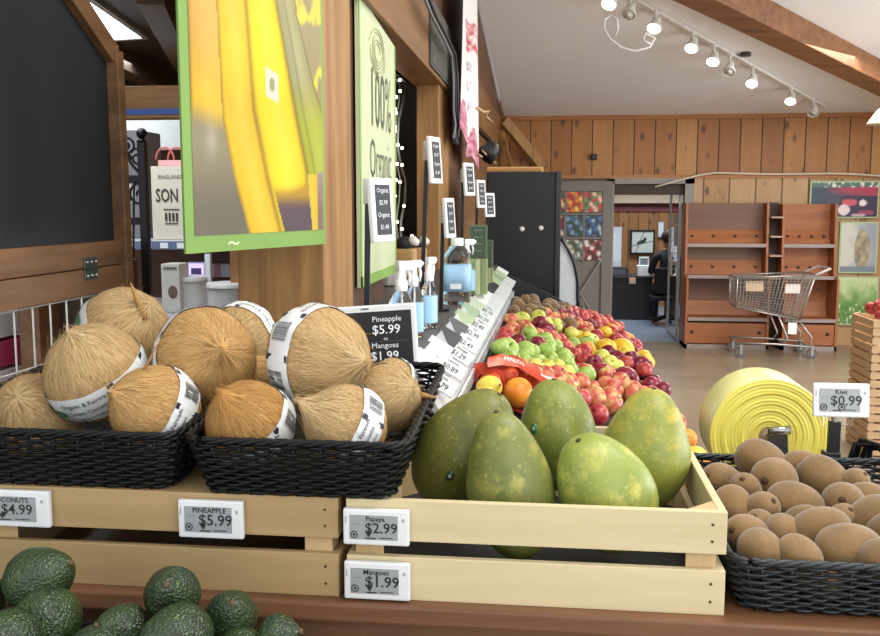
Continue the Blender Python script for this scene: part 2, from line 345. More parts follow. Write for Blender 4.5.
for i, (u, v, on, lb) in enumerate(spots):
    f = -.1
    while f < 1 and pix(tp[0]+td*f)[0] < u+2: f += .004
    q = tp[0]+td*f; y = q.y
    c = at(u, v, y=y); top = Vector((q.x, q.y, q.z-.01)); c = Vector((q.x, q.y, min(max(c.z, q.z-.26), q.z-.10)))
    t_ = thing('track_spotlight', c, 'white track spotlight '+lb, 'spotlight', 'spotlights on the diagonal ceiling track')
    ax = Vector((-.25, -.55, -.75)).normalized(); M_ = Matrix.Translation(c) @ axrot(-ax).to_4x4()
    m = MB(); m.tube([top, c+Vector((0, 0, .03))], .012, 8); m.beam(top+Vector((-.02, -.05, 0)), top+Vector((.02, .05, 0)), .03, .03); m.build('stem', wm, t_)
    m = MB(); m.lathe([(.02, .07), (.032, .06), (.036, .02), (.055, -.03), (.06, -.055), (.054, -.055), (.05, -.03)], 20, M_); m.build('lamp_head', wm, t_, True)
    m = MB(); m.lathe([(0, -.035), (.03, -.04), (.05, -.05)], 20, M_); m.build('lens', lampon if on else lampoff, t_, True)
    if on and i in (2, 4, 7):
        l = bpy.data.lights.new('track_lamp', 'SPOT'); l.energy = 28; l.spot_size = R(80); l.color = (1, .9, .72); l.shadow_soft_size = .05
        lo = bpy.data.objects.new('track_lamp', l); COL.objects.link(lo); lo.matrix_world = Matrix.Translation(c+ax*.08) @ axrot(-ax).to_4x4()
t_ = thing('pendant_shade', at(890, 122, y=8), 'cream lampshade hanging at the right edge below the ceiling beam', 'lampshade')
c = at(893, 122, y=8)
MB().lathe([(.2, -.02), (.19, .0), (.12, .1), (.04, .15), (.035, .15), (.1, .09), (.185, -.015)], 28, Matrix.Translation(c)).build('shade', plain('e3d6b6', .5), t_, True)
MB().tube([c+Vector((0, 0, .14)), (c.x, c.y, ceil_z(c.y))], .008).build('cord', plain('8b8578', .5), t_)
MB().ball(c+Vector((0, 0, .06)), .04).build('bulb', emis('fff0c8', 3, 'lit_bulb'), t_, True)
# wall cable and black speaker
pts = [at(655+i*15, 178-1.2*math.sin(i*.6)-2.2*math.sin(i*.22)*1.4-(i > 3)*2+(i < 3)*(3-i)*3, y=11.33) for i in range(0, 17)]
o = MB().tube(pts, .012, 6).build('wall_cable', plain('d8cdbd', .6), None, True); tag(base_origin(o), 'thin pale cable sagging along the pine wall above the shelving', 'cable')
t_ = thing('wall_bracket_block', at(594, 157, y=11.36), 'small black block fixed to the knotty pine wall', 'bracket'); q = at(594, 157, y=11.36)
MB().box(q.x-.035, q.x+.035, 11.32, 11.4, q.z-.035, q.z+.035, .006).build('block', plain('191817', .5), t_)
MB().cyl((q.x, 11.30, q.z), (q.x, 11.33, q.z), .02, 12).build('cap', plain('2b2a28', .4), t_)

# ------------------------------------------------------------------ barn door with fruit pictures
x0, x1 = .03, .74; dy = 11.30
t_ = thing('barn_door', ((x0+x1)/2, dy, .05), 'grey sliding barn door with nine fruit pictures and crossed boards below', 'door')
zt = 1.93
m = MB(); m.box(x0, x1, dy, dy+.03, .05, zt)
for xa, xb in ((x0, x0+.1), (x1-.12, x1)): m.box(xa, xb, dy-.025, dy, .05, zt, .004)
for za, zb in ((.05, .2), (1.0, 1.18), (zt-.12, zt)): m.box(x0+.1, x1-.12, dy-.025, dy, za, zb, .004)
m.build('door_leaf', GREYD, t_)
m = MB(); m.beam((x0+.1, dy-.012, .2), (x1-.12, dy-.012, 1.0), .02, .06, up=(0, 1, 0)); m.beam((x0+.1, dy-.014, 1.0), (x1-.12, dy-.014, .2), .02, .06, up=(0, 1, 0)); m.build('cross_brace', plain('8a867e', .6), t_)
xs = [at(u, 210, y=dy-.02).x for u in (548, 565, 566, 583, 585, 602)]; zs = [at(580, v, y=dy-.02).z for v in (192, 212, 216, 236, 240, 260)]
pal = [['3d5a2e', 'a23a2a', 'e0c080'], ['e07a20', 'f0b83c', 'c8301e'], ['c22f3a', '5f8a3a', 'e7b7a0'], ['8d2430', 'd9c0b0', '4a3b2a'], ['4a6a8d', '7a99b2', '2e4a35'], ['3a6a9d', 'a3bccb', '274057'], ['6c7a45', 'c9b48a', '3f5230'], ['56624d', '8a9aa0', 'd0c7b5'], ['e6d7cf', '9d3340', '5a2a2a']]
for r_ in range(3):
    for c_ in range(3):
        pp = [rgb(h) for h in pal[r_*3+c_]]
        def fn(s, t2, pp=pp, k=r_*3+c_):
            best = 9; bi = 0
            for a_ in range(-1, 6):
                for b_ in range(-1, 6):
                    rx = a_/4+.12*math.sin(a_*5.1+b_*3.3+k); ry = b_/4+.12*math.cos(a_*2.7+b_*7.9+k*2); dd = math.hypot(s-rx, t2-ry)
                    if dd < best: best = dd; bi = (a_*7+b_*13+k) % 3
            cc = pp[bi]; h_ = .65+.5*max(0, 1-best*5.5); return tuple(min(1, q*h_) for q in cc)
        picture('fruit_picture', (xs[c_*2], dy-.028, zs[r_*2+1]), (xs[c_*2+1]-xs[c_*2], 0, 0), (0, 0, zs[r_*2]-zs[r_*2+1]), 22, 22, fn, t_, .3)
m = MB()
for q in (1, 3): m.box((xs[q]+xs[q+1])/2-.012, (xs[q]+xs[q+1])/2+.012, dy-.034, dy-.02, zs[5]-.02, zs[0]+.02)
for q in (1, 3): m.box(xs[0]-.02, xs[5]+.02, dy-.033, dy-.02, (zs[q]+zs[q+1])/2-.012, (zs[q]+zs[q+1])/2+.012)
m.build('glazing_bars', GREYD, t_)
# open glazed door at the right of the doorway
t_ = thing('glass_door', (1.56, 11.52, 0), 'open glazed metal door folded back at the right of the doorway', 'door')
m = MB()
for y_ in (11.55, 12.4): m.box(1.545, 1.58, y_, y_+.05, .02, 1.88, .004)
for z_ in (.02, .9, 1.83): m.box(1.545, 1.58, 11.6, 12.4, z_, z_+.06, .004)
m.build('door_frame', plain('b6b8ba', .35, .5), t_)
MB().box(1.558, 1.566, 11.6, 12.4, .08, 1.83).build('pane', glass('door_glass'), t_)
MB().tube([(1.54, 11.58, .8), (1.48, 11.58, .8), (1.48, 11.58, 1.08), (1.54, 11.58, 1.08)], .012).build('push_bar', plain('d7d5cf', .3, .4), t_)
picture('notice', (1.543, 11.62, 1.15), (0, .3, 0), (0, 0, .38), 8, 10, lambda s, t2: lerp(rgb('c9ced2'), rgb('5b6470'), (fbm(s*6, t2*9)+.5)), t_)

# ------------------------------------------------------------------ office things
def P2(u, v, y): return at(u, v, y=y)
t_ = thing('office_desk', (1.1, 13.9, 0), 'long black office counter seen through the doorway', 'desk')
xa = P2(603, 300, 13.6).x; xb = P2(652, 300, 13.6).x; zt = P2(620, 276, 13.6).z
MB().box(xa, xb, 13.6, 14.2, 0, zt-.03, .005).build('cabinet', plain('17171c', .5), t_)
MB().box(xa-.02, xb+.02, 13.57, 14.22, zt-.03, zt, .004).build('counter_top', plain('24242a', .35), t_)
xc = P2(672, 300, 13.6).x; z2 = P2(660, 287, 13.6).z
t_ = thing('side_table', (xc, 13.9, 0), 'dark side table with a pale metal leg beside the office counter', 'table')
MB().box(xb+.03, xc+.12, 13.6, 14.1, z2-.03, z2, .003).build('table_top', plain('c9cdd2', .4), t_)
for xx in (xb+.07, xc+.05): MB().box(xx, xx+.03, 13.62, 13.65, 0, z2-.03).build('leg', plain('b9bdc2', .4, .3), t_)
def small_box(name, u0, u1, v0, v1, y, dp, mt, label, cat, extra=None):
    a = P2(u0, v1, y); b = P2(u1, v0, y); tt = thing(name, (a.x/2+b.x/2, y, a.z), label, cat)
    MB().box(a.x, b.x, y, y+dp, a.z, b.z, min(.004, (b.x-a.x)/8)).build('body', mt, tt)
    if extra: extra(tt, a, b, y)
    return tt
def scr(col):
    def f(tt, a, b, y):
        MB().box(a.x+(b.x-a.x)*.12, b.x-(b.x-a.x)*.12, y-.004, y, a.z+(b.z-a.z)*.15, b.z-(b.z-a.z)*.15).build('screen', col, tt)
    return f
small_box('desk_printer', 610, 628, 268, 276, 13.75, .3, plain('2b2d33', .5), 'low dark printer on the left of the office counter', 'printer', scr(plain('5a6068', .4)))
small_box('orange_carton', 629, 636, 278, 284, 13.5, .06, plain('e6a27a', .6), 'small orange box on the front of the office counter', 'box', scr(plain('f3d3b8', .6)))
small_box('paper_stack', 637, 650, 266, 279, 13.7, .2, plain('d5dbe2', .7), 'stack of white papers on the office counter', 'papers', scr(plain('f3f5f7', .6)))
small_box('computer_monitor', 639, 649, 257, 266, 13.9, .05, plain('d9dbde', .5), 'pale upright frame on the back of the office counter', 'monitor', scr(plain('6a6f76', .3)))
small_box('whiteboard', 609, 622, 227, 268, 15.44, .05, plain('d7deea', .4), 'tall white board leaning in the office left of the bird picture', 'whiteboard', scr(plain('eaf0f8', .4)))
small_box('wall_notice', 658, 664, 222, 237, 15.42, .02, plain('cfd9e6', .6), 'white notice on the office wall right of the bird picture', 'notice', scr(plain('e6edf6', .6)))
small_box('poster_board', 669, 676, 241, 262, 15.46, .03, plain('b7b3ab', .6), 'grey pinned poster board at the right of the office', 'poster', scr(plain('6f7d86', .6)))
a = P2(630, 254, 15.4); b = P2(655, 230, 15.4)
t_ = thing('framed_picture', (a.x/2+b.x/2, 15.4, a.z), 'black framed picture of a dark bird on the office wall', 'picture')
m = MB()
for q in ((a.x, b.x, a.z, a.z+.025), (a.x, b.x, b.z-.025, b.z), (a.x, a.x+.025, a.z, b.z), (b.x-.025, b.x, a.z, b.z)): m.box(q[0], q[1], 15.38, 15.47, q[2], q[3])
m.build('frame', plain('16181a', .4), t_)
def bird(s, t2):
    c_ = rgb('d3ddd2')
    if ((s-.45)/.22)**2+((t2-.5-.3*(s-.45))/.09)**2 < 1 or ((s-.62)**2+(t2-.64)**2) < .006: c_ = rgb('27302d')
    if abs(t2-(.3+.25*s)) < .02 or abs(s-.3-(t2-.3)*.4) < .02: c_ = rgb('5d6f60')
    return c_
picture('bird_print', (a.x+.025, 15.4, a.z+.025), (b.x-a.x-.05, 0, 0), (0, 0, b.z-a.z-.05), 40, 40, bird, t_)
# seated person
yy = 13.08; hp = P2(667, 303, yy); px_ = hp.x
def skin_mesh(name, joints, edges, mats, parent, sub=2, matf=None):
    me = bpy.data.meshes.new(name); me.from_pydata([j[:3] for j in joints], edges, [])
    o = bpy.data.objects.new(name, me); COL.objects.link(o)
    sk = o.modifiers.new('s', 'SKIN'); me.skin_vertices[0].data[0].use_root = True
    for i, j in enumerate(joints): me.skin_vertices[0].data[i].radius = (j[3], j[3] if len(j) < 5 else j[4])
    ss = o.modifiers.new('u', 'SUBSURF'); ss.levels = sub; ss.render_levels = sub
    dg = bpy.context.evaluated_depsgraph_get(); dg.update(); m2 = bpy.data.meshes.new_from_object(o.evaluated_get(dg)); o.modifiers.clear(); o.data = m2
    m2.name = name; m2.materials.clear()
    for mt in mats: m2.materials.append(mt)
    if matf:
        for p in m2.polygons: p.material_index = matf(p.center)
    m2.shade_smooth(); bpy.data.meshes.remove(me); o.parent = parent; W[o.name] = W[parent.name]; return o
t_ = thing('person', (px_, yy, 0), 'person in dark clothes seated at the office table with head bent', 'person')
J = [(0, 0, .50, .13), (0, .0, .66, .12), (0, .03, .86, .13), (0, .05, .98, .09), (0, .07, 1.05, .05), (0, .08, 1.10, .06), (0, .09, 1.17, .085), (0, .09, 1.25, .075),
     (-.17, .05, .93, .06), (-.22, .14, .72, .05), (-.14, .36, .74, .04), (-.12, .43, .74, .035), (.17, .05, .93, .06), (.22, .14, .72, .05), (.14, .36, .74, .04), (.12, .43, .74, .035),
     (-.1, .06, .49, .09), (-.12, .42, .5, .075), (-.12, .42, .12, .05), (-.12, .5, .05, .045), (.1, .06, .49, .09), (.12, .42, .5, .075), (.12, .42, .12, .05), (.12, .5, .05, .045)]
E_ = [(0, 1), (1, 2), (2, 3), (3, 4), (4, 5), (5, 6), (6, 7), (3, 8), (8, 9), (9, 10), (10, 11), (3, 12), (12, 13), (13, 14), (14, 15), (0, 16), (16, 17), (17, 18), (18, 19), (0, 20), (20, 21), (21, 22), (22, 23)]
skin_mesh('body', J, E_, [plain('23242b', .8), plain('b98a72', .6)], t_, 2, lambda c: 1 if (c.z > 1.04 or (c.y > .37 and .68 < c.z < .8)) else 0)
m = MB(); m.ball((0, .06, 1.22), .098, 16, (1, 1.05, 1)); m.build('hair', plain('3b2a22', .8, 0, .2, 40), t_, True, local=True)
m = MB(); m.ball((0, .185, 1.16), .014, 8); m.build('nose', plain('b98a72', .6), t_, True, local=True)
t_ = thing('office_chair', (px_, yy, 0), 'black office chair holding the seated person', 'chair')
MB().box(-.22, .22, -.12, .32, .34, .40, .02).build('seat', plain('17181c', .7), t_, local=True)
MB().box(-.2, .2, -.2, -.15, .45, .8, .02).build('backrest', plain('17181c', .7), t_, local=True)
MB().cyl((0, .1, .1), (0, .1, .34), .025).build('column', plain('55575c', .4, .6), t_, local=True)
for k in range(5): MB().tube([(0, .1, .1), (.25*math.cos(k*1.2566), .1+.25*math.sin(k*1.2566), .04)], [.025, .018], 8).build('leg', plain('2a2b2f', .5), t_, local=True)

# ------------------------------------------------------------------ empty shelving against the far wall
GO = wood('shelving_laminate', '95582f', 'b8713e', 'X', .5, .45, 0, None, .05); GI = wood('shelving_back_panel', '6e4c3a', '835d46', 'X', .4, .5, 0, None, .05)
GE = plain('9a8c86', .4, .2); BL = plain('15110e', .6)
def bay(x0, x1, y0, z1, lb, bright):
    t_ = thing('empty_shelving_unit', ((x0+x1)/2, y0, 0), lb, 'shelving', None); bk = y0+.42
    MB().box(x0+.02, x1-.02, bk-.02, bk, .05, z1).build('back_panel', GO if bright else GI, t_)
    for xx in (x0, x1-.025):
        m = MB(); m.prism([(xx, y0, .0), (xx, bk, 0), (xx, bk, z1), (xx, y0+.22, z1), (xx, y0+.16, .85), (xx, y0, .8)], (.025, 0, 0)); m.build('side_panel', GO, t_)
    for z_, dp in ((.36, .0), (.84, .12), (1.20, .2)):
        m = MB(); m.box(x0+.025, x1-.025, y0+dp, bk-.02, z_-.02, z_, 0); sh = m.build('shelf', GO, t_)
        MB().box(x0+.025, x1-.025, y0+dp-.015, y0+dp, z_-.035, z_+.005).build('shelf_edge', GE, sh)
        MB().prism([(x0+.03, bk-.02, z_), (x0+.03, bk-.02, z_+.16), (x0+.03, bk-.10, z_)], (x1-x0-.06, 0, 0)).build('back_stop', GO, sh)
        if z_ > .8:
            for k in range(4):
                xx = x0+.1+(x1-x0-.2)*k/3; MB().box(xx-.012, xx+.012, bk-.085, bk-.02, z_+.08, z_+.1).build('peg_hole', BL, sh)
    m = MB(); m.box(x0+.025, x1-.025, y0+.02, y0+.04, .06, .30, .004); dr = m.build('kick_drawer', GO, t_)
    for xx in (x0+.08, x1-.1): MB().cyl((xx, y0+.01, .19), (xx, y0+.03, .19), .02, 12).build('finger_hole', BL, dr)
    MB().box(x0, x1, y0, y0+.4, 0, .05).build('plinth', GE, t_)
xa = P2(686, 300, 10.93).x; xm = P2(770, 300, 10.93).x; xn = P2(783, 300, 10.93).x; xe = P2(838, 300, 10.93).x
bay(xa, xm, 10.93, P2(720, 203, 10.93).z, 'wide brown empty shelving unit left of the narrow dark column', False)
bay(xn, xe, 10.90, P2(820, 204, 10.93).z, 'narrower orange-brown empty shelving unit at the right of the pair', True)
t_ = thing('narrow_shelf_column', ((xm+xn)/2, 10.98, 0), 'narrow dark shelf column between the two brown shelving units', 'shelving')
MB().box(xm+.005, xn-.005, 11.30, 11.32, 0, 1.68).build('back_panel', plain('3d2b22', .6), t_)
for z_ in (.8, 1.06, 1.28, 1.5): MB().box(xm+.005, xn-.005, 11.04, 11.3, z_, z_+.018).build('shelf', plain('b59a86', .5), t_)

# ------------------------------------------------------------------ posters on the far wall
def poster(name, u0, u1, v0, v1, fn, lb):
    y = 11.36; a = P2(u0, v1, y); b = P2(u1, v0, y); tt = thing(name, (a.x/2+b.x/2, y, a.z), lb, 'poster')
    MB().box(a.x, b.x, y, y+.03, a.z, b.z).build('backing', plain('b9cfa6', .5), tt)
    picture('print', (a.x+.015, y-.003, a.z+.015), (b.x-a.x-.03, 0, 0), (0, 0, b.z-a.z-.03), 50, 40, fn, tt, .4)
def pr1(s, t2):
    c_ = lerp(rgb('b03a56'), rgb('3d4458'), sm(.1, .9, 1-s+.3*fbm(s*3, t2*3, 1)))
    if t2 > .86: return lerp(rgb('56706a'), rgb('e8e6e0'), sm(.0, .3, fbm(s*14, t2*6, 3)))
    if t2 < .62 and s > .42: c_ = rgb('39304a')
    for (x, y, rx, ry, h) in ((.58, .42, .12, .1, 'd0566a'), (.78, .4, .06, .1, 'efe6e4'), (.5, .2, .09, .16, 'e9d9e0'), (.83, .12, .13, .07, '9a4566'), (.72, .05, .1, .05, 'c9a7bd')):
        if ((s-x)/rx)**2+((t2-y)/ry)**2 < 1: c_ = rgb(h)
    return c_
def pr2(s, t2):
    c_ = lerp(rgb('d3d6c6'), rgb('9fa8b4'), sm(.2, .9, s+.3*fbm(s*4, t2*4, 2)))
    if ((s-.6)/.22)**2+((t2-.45)/.42)**2 < 1: c_ = lerp(rgb('8b8270'), rgb('b9ab8d'), .5+fbm(s*7, t2*7, 5))
    if t2 < .12: c_ = rgb('7d8a96')
    return c_
def pr3(s, t2): return lerp(lerp(rgb('5a8b3c'), rgb('c9dca4'), sm(.2, 1, t2+.25*fbm(s*4, t2*4, 9))), rgb('dfe6cf'), sm(.15, .5, fbm(s*18, t2*10, 4)) if t2 < .45 else 0)
poster('produce_poster', 809, 880, 181, 218, pr1, 'dark pink and black food poster at the top right of the far wall')
poster('basket_poster', 838, 879, 222, 273, pr2, 'pale grey poster of a brown shape, middle of the wall posters')
poster('meadow_poster', 836, 879, 277, 325, pr3, 'green meadow poster, lowest of the far wall posters')

# ------------------------------------------------------------------ shopping cart
cy0, cy1 = 10.35, 10.80
t_ = thing('shopping_cart', (2.6, 10, 0), 'empty silver wire shopping cart in front of the brown shelving', 'shopping cart')
SIL = plain('b0aca6', .3, .7)
C2 = lambda u, v, y: at(u, v, y=y)
bl, br_, tl, tr = (734, 306), (797, 319), (735, 277), (812, 274)
def SP(s, t2, y): # s along, t2 up, on the side of the basket
    a = (bl[0]+(br_[0]-bl[0])*s, bl[1]+(br_[1]-bl[1])*s); b = (tl[0]+(tr[0]-tl[0])*s, tl[1]+(tr[1]-tl[1])*s)
    p = C2(a[0]+(b[0]-a[0])*t2, a[1]+(b[1]-a[1])*t2, 10.5); return Vector((p.x, y+(.05*(1-t2) if y < 10.6 else -.05*(1-t2)), p.z))
for side in (cy0, cy1):
    m = MB()
    for k in range(21): m.tube([SP(k/20, 0, side), SP(k/20, 1, side)], .0035, 5)
    for k in range(7): m.tube([SP(0, k/7, side), SP(1, k/7, side)], .0035, 5)
    m.build('basket_side', SIL, t_)
m = MB()
for k in range(9): y = cy0+(cy1-cy0)*k/8; m.tube([SP(0, 1, cy0)*(1-k/8)+SP(0, 1, cy1)*(k/8), SP(0, 0, cy0)*(1-k/8)+SP(0, 0, cy1)*(k/8), SP(1, 0, cy0)*(1-k/8)+SP(1, 0, cy1)*(k/8), SP(1, .9, cy0)*(1-k/8)+SP(1, .9, cy1)*(k/8)], .0035, 5)
for k in range(15): m.tube([SP(k/14, 0, cy0), SP(k/14, 0, cy1)], .0035, 5)
m.build('basket_floor', SIL, t_)
m = MB(); m.tube([SP(0, 1, cy0), SP(1, 1, cy0), SP(1, 1, cy1), SP(0, 1, cy1)], .010, 8, True); m.tube([SP(0, 0, cy0), SP(1, 0, cy0), SP(1, 0, cy1), SP(0, 0, cy1)], .009, 8, True)
for s_ in (cy0, cy1): m.tube([SP(0, 0, s_), SP(0, 1, s_)], .009, 8); m.tube([SP(1, 0, s_), SP(1, 1, s_)], .011, 8)
m.build('basket_rim', SIL, t_, True)
m = MB()
for s_ in (cy0, cy1):
    g = lambda u, v: Vector((C2(u, v, 10.5).x, s_, C2(u, v, 10.5).z))
    m.tube([g(735, 341), g(770, 342), g(806, 345), g(808, 350)], .012, 8); m.tube([g(775, 314), g(784, 336), g(780, 342)], .012, 8); m.tube([g(797, 321), g(808, 336), g(806, 345)], .012, 8)
g = lambda u, v, y: Vector((C2(u, v, 10.5).x, y, C2(u, v, 10.5).z))
for (u, v) in ((735, 341), (781, 342), (806, 345)): m.tube([g(u, v, cy0), g(u, v, cy1)], .010, 8)
m.build('chassis', SIL, t_, True)
m = MB(); m.tube([g(812, 274, cy0), g(826, 268, cy0), g(826, 268, cy1), g(812, 274, cy1)], .014, 10); m.build('handle', plain('c9c7c3', .35), t_, True)
for (u, y_) in ((738, cy0), (738, cy1), (808, cy0), (808, cy1)):
    q = g(u, 350, y_); m = MB(); m.tube([(q.x, y_-.015, .055), (q.x, y_+.015, .055)], .055, 18); wh = m.build('wheel', plain('5c5a58', .6), t_)
    m = MB(); m.box(q.x-.012, q.x+.012, y_-.022, y_-.017, .03, .13); m.box(q.x-.012, q.x+.012, y_+.017, y_+.022, .03, .13); m.box(q.x-.02, q.x+.02, y_-.022, y_+.022, .125, .14); m.build('caster_fork', SIL, t_)
a = g(784, 332, cy0-.01); b = g(793, 321, cy0-.01)
MB().box(a.x, b.x, cy0-.02, cy0-.015, a.z, b.z).build('paper_tag', plain('e9e7e2', .6), t_)
for (u0, v0, u1, v1, h) in ((743, 290, 761, 280, 'b7a184'), (782, 292, 797, 283, 'cfc8c0')):
    a = g(u0, v0, 10.5); b = g(u1, v1, 10.5); MB().box(a.x, b.x, cy0+.01, cy0+.014, a.z, b.z).build('basket_placard', plain(h, .6), t_)

# ------------------------------------------------------------------ stack of wooden crates at the right
LW = wood('slatted_crate_wood', 'c9a273', 'e2c197', 'X', .8, .6); LWY = wood('slatted_crate_wood_side', 'c9a273', 'e2c197', 'Y', .8, .6)
cx0, cx1, cya, cyb = 2.11, 2.73, 6.28, 6.72
for k in range(4):
    z0 = k*.228; t_ = thing('slatted_crate', ((cx0+cx1)/2, (cya+cyb)/2, z0), ['bottom slatted wood crate of the stack at the right', 'second slatted wood crate up in the right stack', 'third slatted wood crate up in the right stack', 'top slatted wood crate of the right stack holding red fruit'][k], 'crate', None)
    for xx in (cx0, cx1-.03):
        for yy_ in (cya+.012, cyb-.042): MB().box(xx, xx+.03, yy_, yy_+.03, z0, z0+.226).build('corner_post', LW, t_)
    for j in range(4):
        za = z0+.008+j*.056
        for yy_ in (cya, cyb-.012): MB().box(cx0, cx1, yy_, yy_+.012, za, za+.044).build('slat', LW, t_)
        for xx in (cx0-.012, cx1): MB().box(xx, xx+.012, cya, cyb, za, za+.044).build('slat', LWY, t_)
    MB().box(cx0, cx1, cya+.012, cyb-.012, z0+.01, z0+.02).build('base', LW, t_)
# ------------------------------------------------------------------ produce table
TB = wood('table_board_wood', '63402a', '8a5f40', 'X', .8, .45)
PINE = wood('pine_crate_wood', 'c9b68a', 'dccba4', 'X', .5, .55, 0, None, .05); PINEY = wood('pine_crate_wood_side', 'c9b68a', 'dccba4', 'Y', .5, .55, 0, None, .05)
PINEZ = wood('pine_crate_post_wood', 'bb9c6b', 'cfb384', 'Z', .6, .55, 0, None, .05)
PINEO = wood('weathered_crate_wood', '9d8257', 'b89b6d', 'X', .5, .6, .35, '6d4a2a', .08); PINEOY = wood('weathered_crate_wood_side', '9d8257', 'b89b6d', 'Y', .5, .6, 0, None, .08)
BLK = plain('17181a', .5, 0, .1); BLKM = plain('1b1c1e', .35, .2); NAIL = plain('5f4a33', .4, .6)
TZ = 1.07
t_ = thing('produce_table', (0, 1.6, 0), 'long brown wooden produce table with dark base carrying the crates and baskets', 'table')
MB().box(-1.02, .68, 1.275, 1.885, TZ-.028, TZ, .004).build('table_top', TB, t_)
MB().box(-1.0, .66, 1.31, 1.86, TZ-.10, TZ-.028, .002).build('apron', wood('table_apron_wood', '5a3c26', '7d5636', 'X', .8, .6), t_)
for xx in (-.98, -.1, .6):
    for yy_ in (1.33, 1.8): MB().box(xx, xx+.045, yy_, yy_+.045, 0, TZ-.10, .003).build('leg', BLKM, t_)
MB().box(-.98, .64, 1.34, 1.84, .28, .31, .003).build('lower_shelf', wood('table_shelf_wood', '5d4029', '86603d', 'X', .8, .6), t_)

def crate(x0, x1, y0, y1, z0, label, wx, wy, closed_top=False):
    t_ = thing('wooden_crate', ((x0+x1)/2, (y0+y1)/2, z0), label, 'crate'); h = .152; T = .012
    for (za, zb) in ((0, .066), (.090, h)):
        for yy_ in (y0, y1-T):
            s_ = MB().box(x0, x1, yy_, yy_+T, z0+za, z0+zb, .0015).build('slat', wx, t_)
            if yy_ == y0:
                m = MB()
                for xx in (x0+.02, x1-.02):
                    for q in (.3, .7): m.cyl((xx, y0-.0006, z0+za+(zb-za)*q), (xx, y0+.001, z0+za+(zb-za)*q), .0022, 8)
                m.build('nail_heads', NAIL, s_)
        for xx in (x0, x1-T): MB().box(xx, xx+T, y0+T, y1-T, z0+za, z0+zb, .0015).build('slat', wy, t_)
    for xx, sx in ((x0+T, 1), (x1-T, -1)):
        for yy_, sy in ((y0+T, 1), (y1-T, -1)):
            MB().prism([(xx, yy_, z0+.002), (xx+.042*sx, yy_, z0+.002), (xx, yy_+.042*sy, z0+.002)], (0, 0, h-.003)).build('corner_post', PINEZ, t_)
    if closed_top: MB().box(x0+T, x1-T, y0+T, y1-T, z0+h-.012, z0+h-.001).build('top_board', wx, t_)
    else: MB().box(x0+T, x1-T, y0+T, y1-T, z0+.002, z0+.012).build('base_board', plain('1b1b1c', .6), t_)
    return t_
XR0, XR1, YF = -.292, .254, 1.300
crate(XR0, XR1, YF, 1.80, TZ, 'pale clean pine crate holding the papayas', PINE, PINEY)
crate(-.87, -.304, YF, 1.80, TZ, 'weathered pine crate under the two coconut baskets', PINEO, PINEOY, True)

# ------------------------------------------------------------------ wicker baskets
WK = plain('08090a', .45, 0, .3, 40, .2, .3); WKG = plain('171b1e', .4, 0, .3, 40, .2)
def rrect(x0, x1, y0, y1, r, n):
    P = []; seg = [((x0+r, y0), (x1-r, y0)), ((x1-r, y0+r), -90), ((x1, y0+r), (x1, y1-r)), ((x1-r, y1-r), 0), ((x1-r, y1), (x0+r, y1)), ((x0+r, y1-r), 90), ((x0, y1-r), (x0, y0+r)), ((x0+r, y0+r), 180)]
    per = 2*(x1-x0+y1-y0-4*r)+2*PI*r; st = per/n
    for a, b in seg:
        if isinstance(b, tuple):
            L = math.dist(a, b); k = max(1, round(L/st)); P += [(a[0]+(b[0]-a[0])*i/k, a[1]+(b[1]-a[1])*i/k) for i in range(k)]
        else:
            k = max(3, round(PI/2*r/st)); P += [(a[0]+r*math.cos(R(b+90*i/k)), a[1]+r*math.sin(R(b+90*i/k))) for i in range(k)]
    return P
def basket(label, x0, x1, y0, y1, zb, h, flare, tilt, mt, rows=11, loops=True, cat='basket'):
    cx, cy = (x0+x1)/2, (y0+y1)/2
    t_ = thing('wicker_basket', (cx, cy, zb), label, cat)
    def tf(p): # tilt about front bottom edge
        x, y, z = p; return Vector((x, y, zb+z+(y-y0)*math.tan(tilt)*(1)))
    n = int(2*(x1-x0+y1-y0)/.0105); n += n % 2
    base = rrect(x0, x1, y0, y1, .03, n); N_ = len(base); N_ -= N_ % 2; base = base[:N_]
    def per(i, z, off):
        f = flare*(1-z/h); x, y = base[i % N_]; a = base[(i-1) % N_]; b = base[(i+1) % N_]
        tx, ty = b[0]-a[0], b[1]-a[1]; L = math.hypot(tx, ty) or 1; nx, ny = ty/L, -tx/L
        sx = (x-cx)/(x1-x0)*2; sy = (y-cy)/(y1-y0)*2
        return (x-f*max(-1, min(1, sx*1.0))+nx*off, y-f*max(-1, min(1, sy*1.0))+ny*off, z)
    m = MB(); rr = h/rows*.46
    for k in range(rows):
        z = h*(k+.6)/rows
        m.tube([tf(per(i, z+random.uniform(-.0006, .0006), (.0036 if ((i//2)+k) % 2 else -.0030))) for i in range(N_)], rr, 5, True)
    for i in range(0, N_, 4):
        m.tube([tf(per(i+1, q*h, 0)) for q in (0, .35, .7, 1)], .0026, 5)
    m.build('woven_wall', mt, t_, True)
    m = MB()
    for ph in (0, 1, 2):
        m.tube([tf(tuple(Vector(per(i, h, 0))+Vector((0, 0, .0030*math.sin(i*.9+ph*2.09)))+Vector((0, 0, .004))+Vector(per(i, h, .0034*math.cos(i*.9+ph*2.09)))-Vector(per(i, h, 0)))) for i in range(N_)], .0038, 6, True)
    m.build('braided_rim', mt, t_, True)
    fl = flare
    m = MB(); P = [tf((cx+(x-cx)*(1-2*fl/(x1-x0)), cy+(y-cy)*(1-2*fl/(y1-y0)), .003)) for x, y in base]
    m.prism(P, (0, 0, .004)); m.build('base', mt, t_)
    return t_
bl_ = basket('black wicker basket of coconuts at the left, behind the 4.99 tag', -.985, -.549, 1.292, 1.725, 1.222, .083, .018, R(3.5), WK, 14)
basket('black wicker basket of coconuts in the middle, next to the papaya crate', -.528, -.200, 1.275, 1.76, 1.222, .083, .024, R(4), WK, 14)
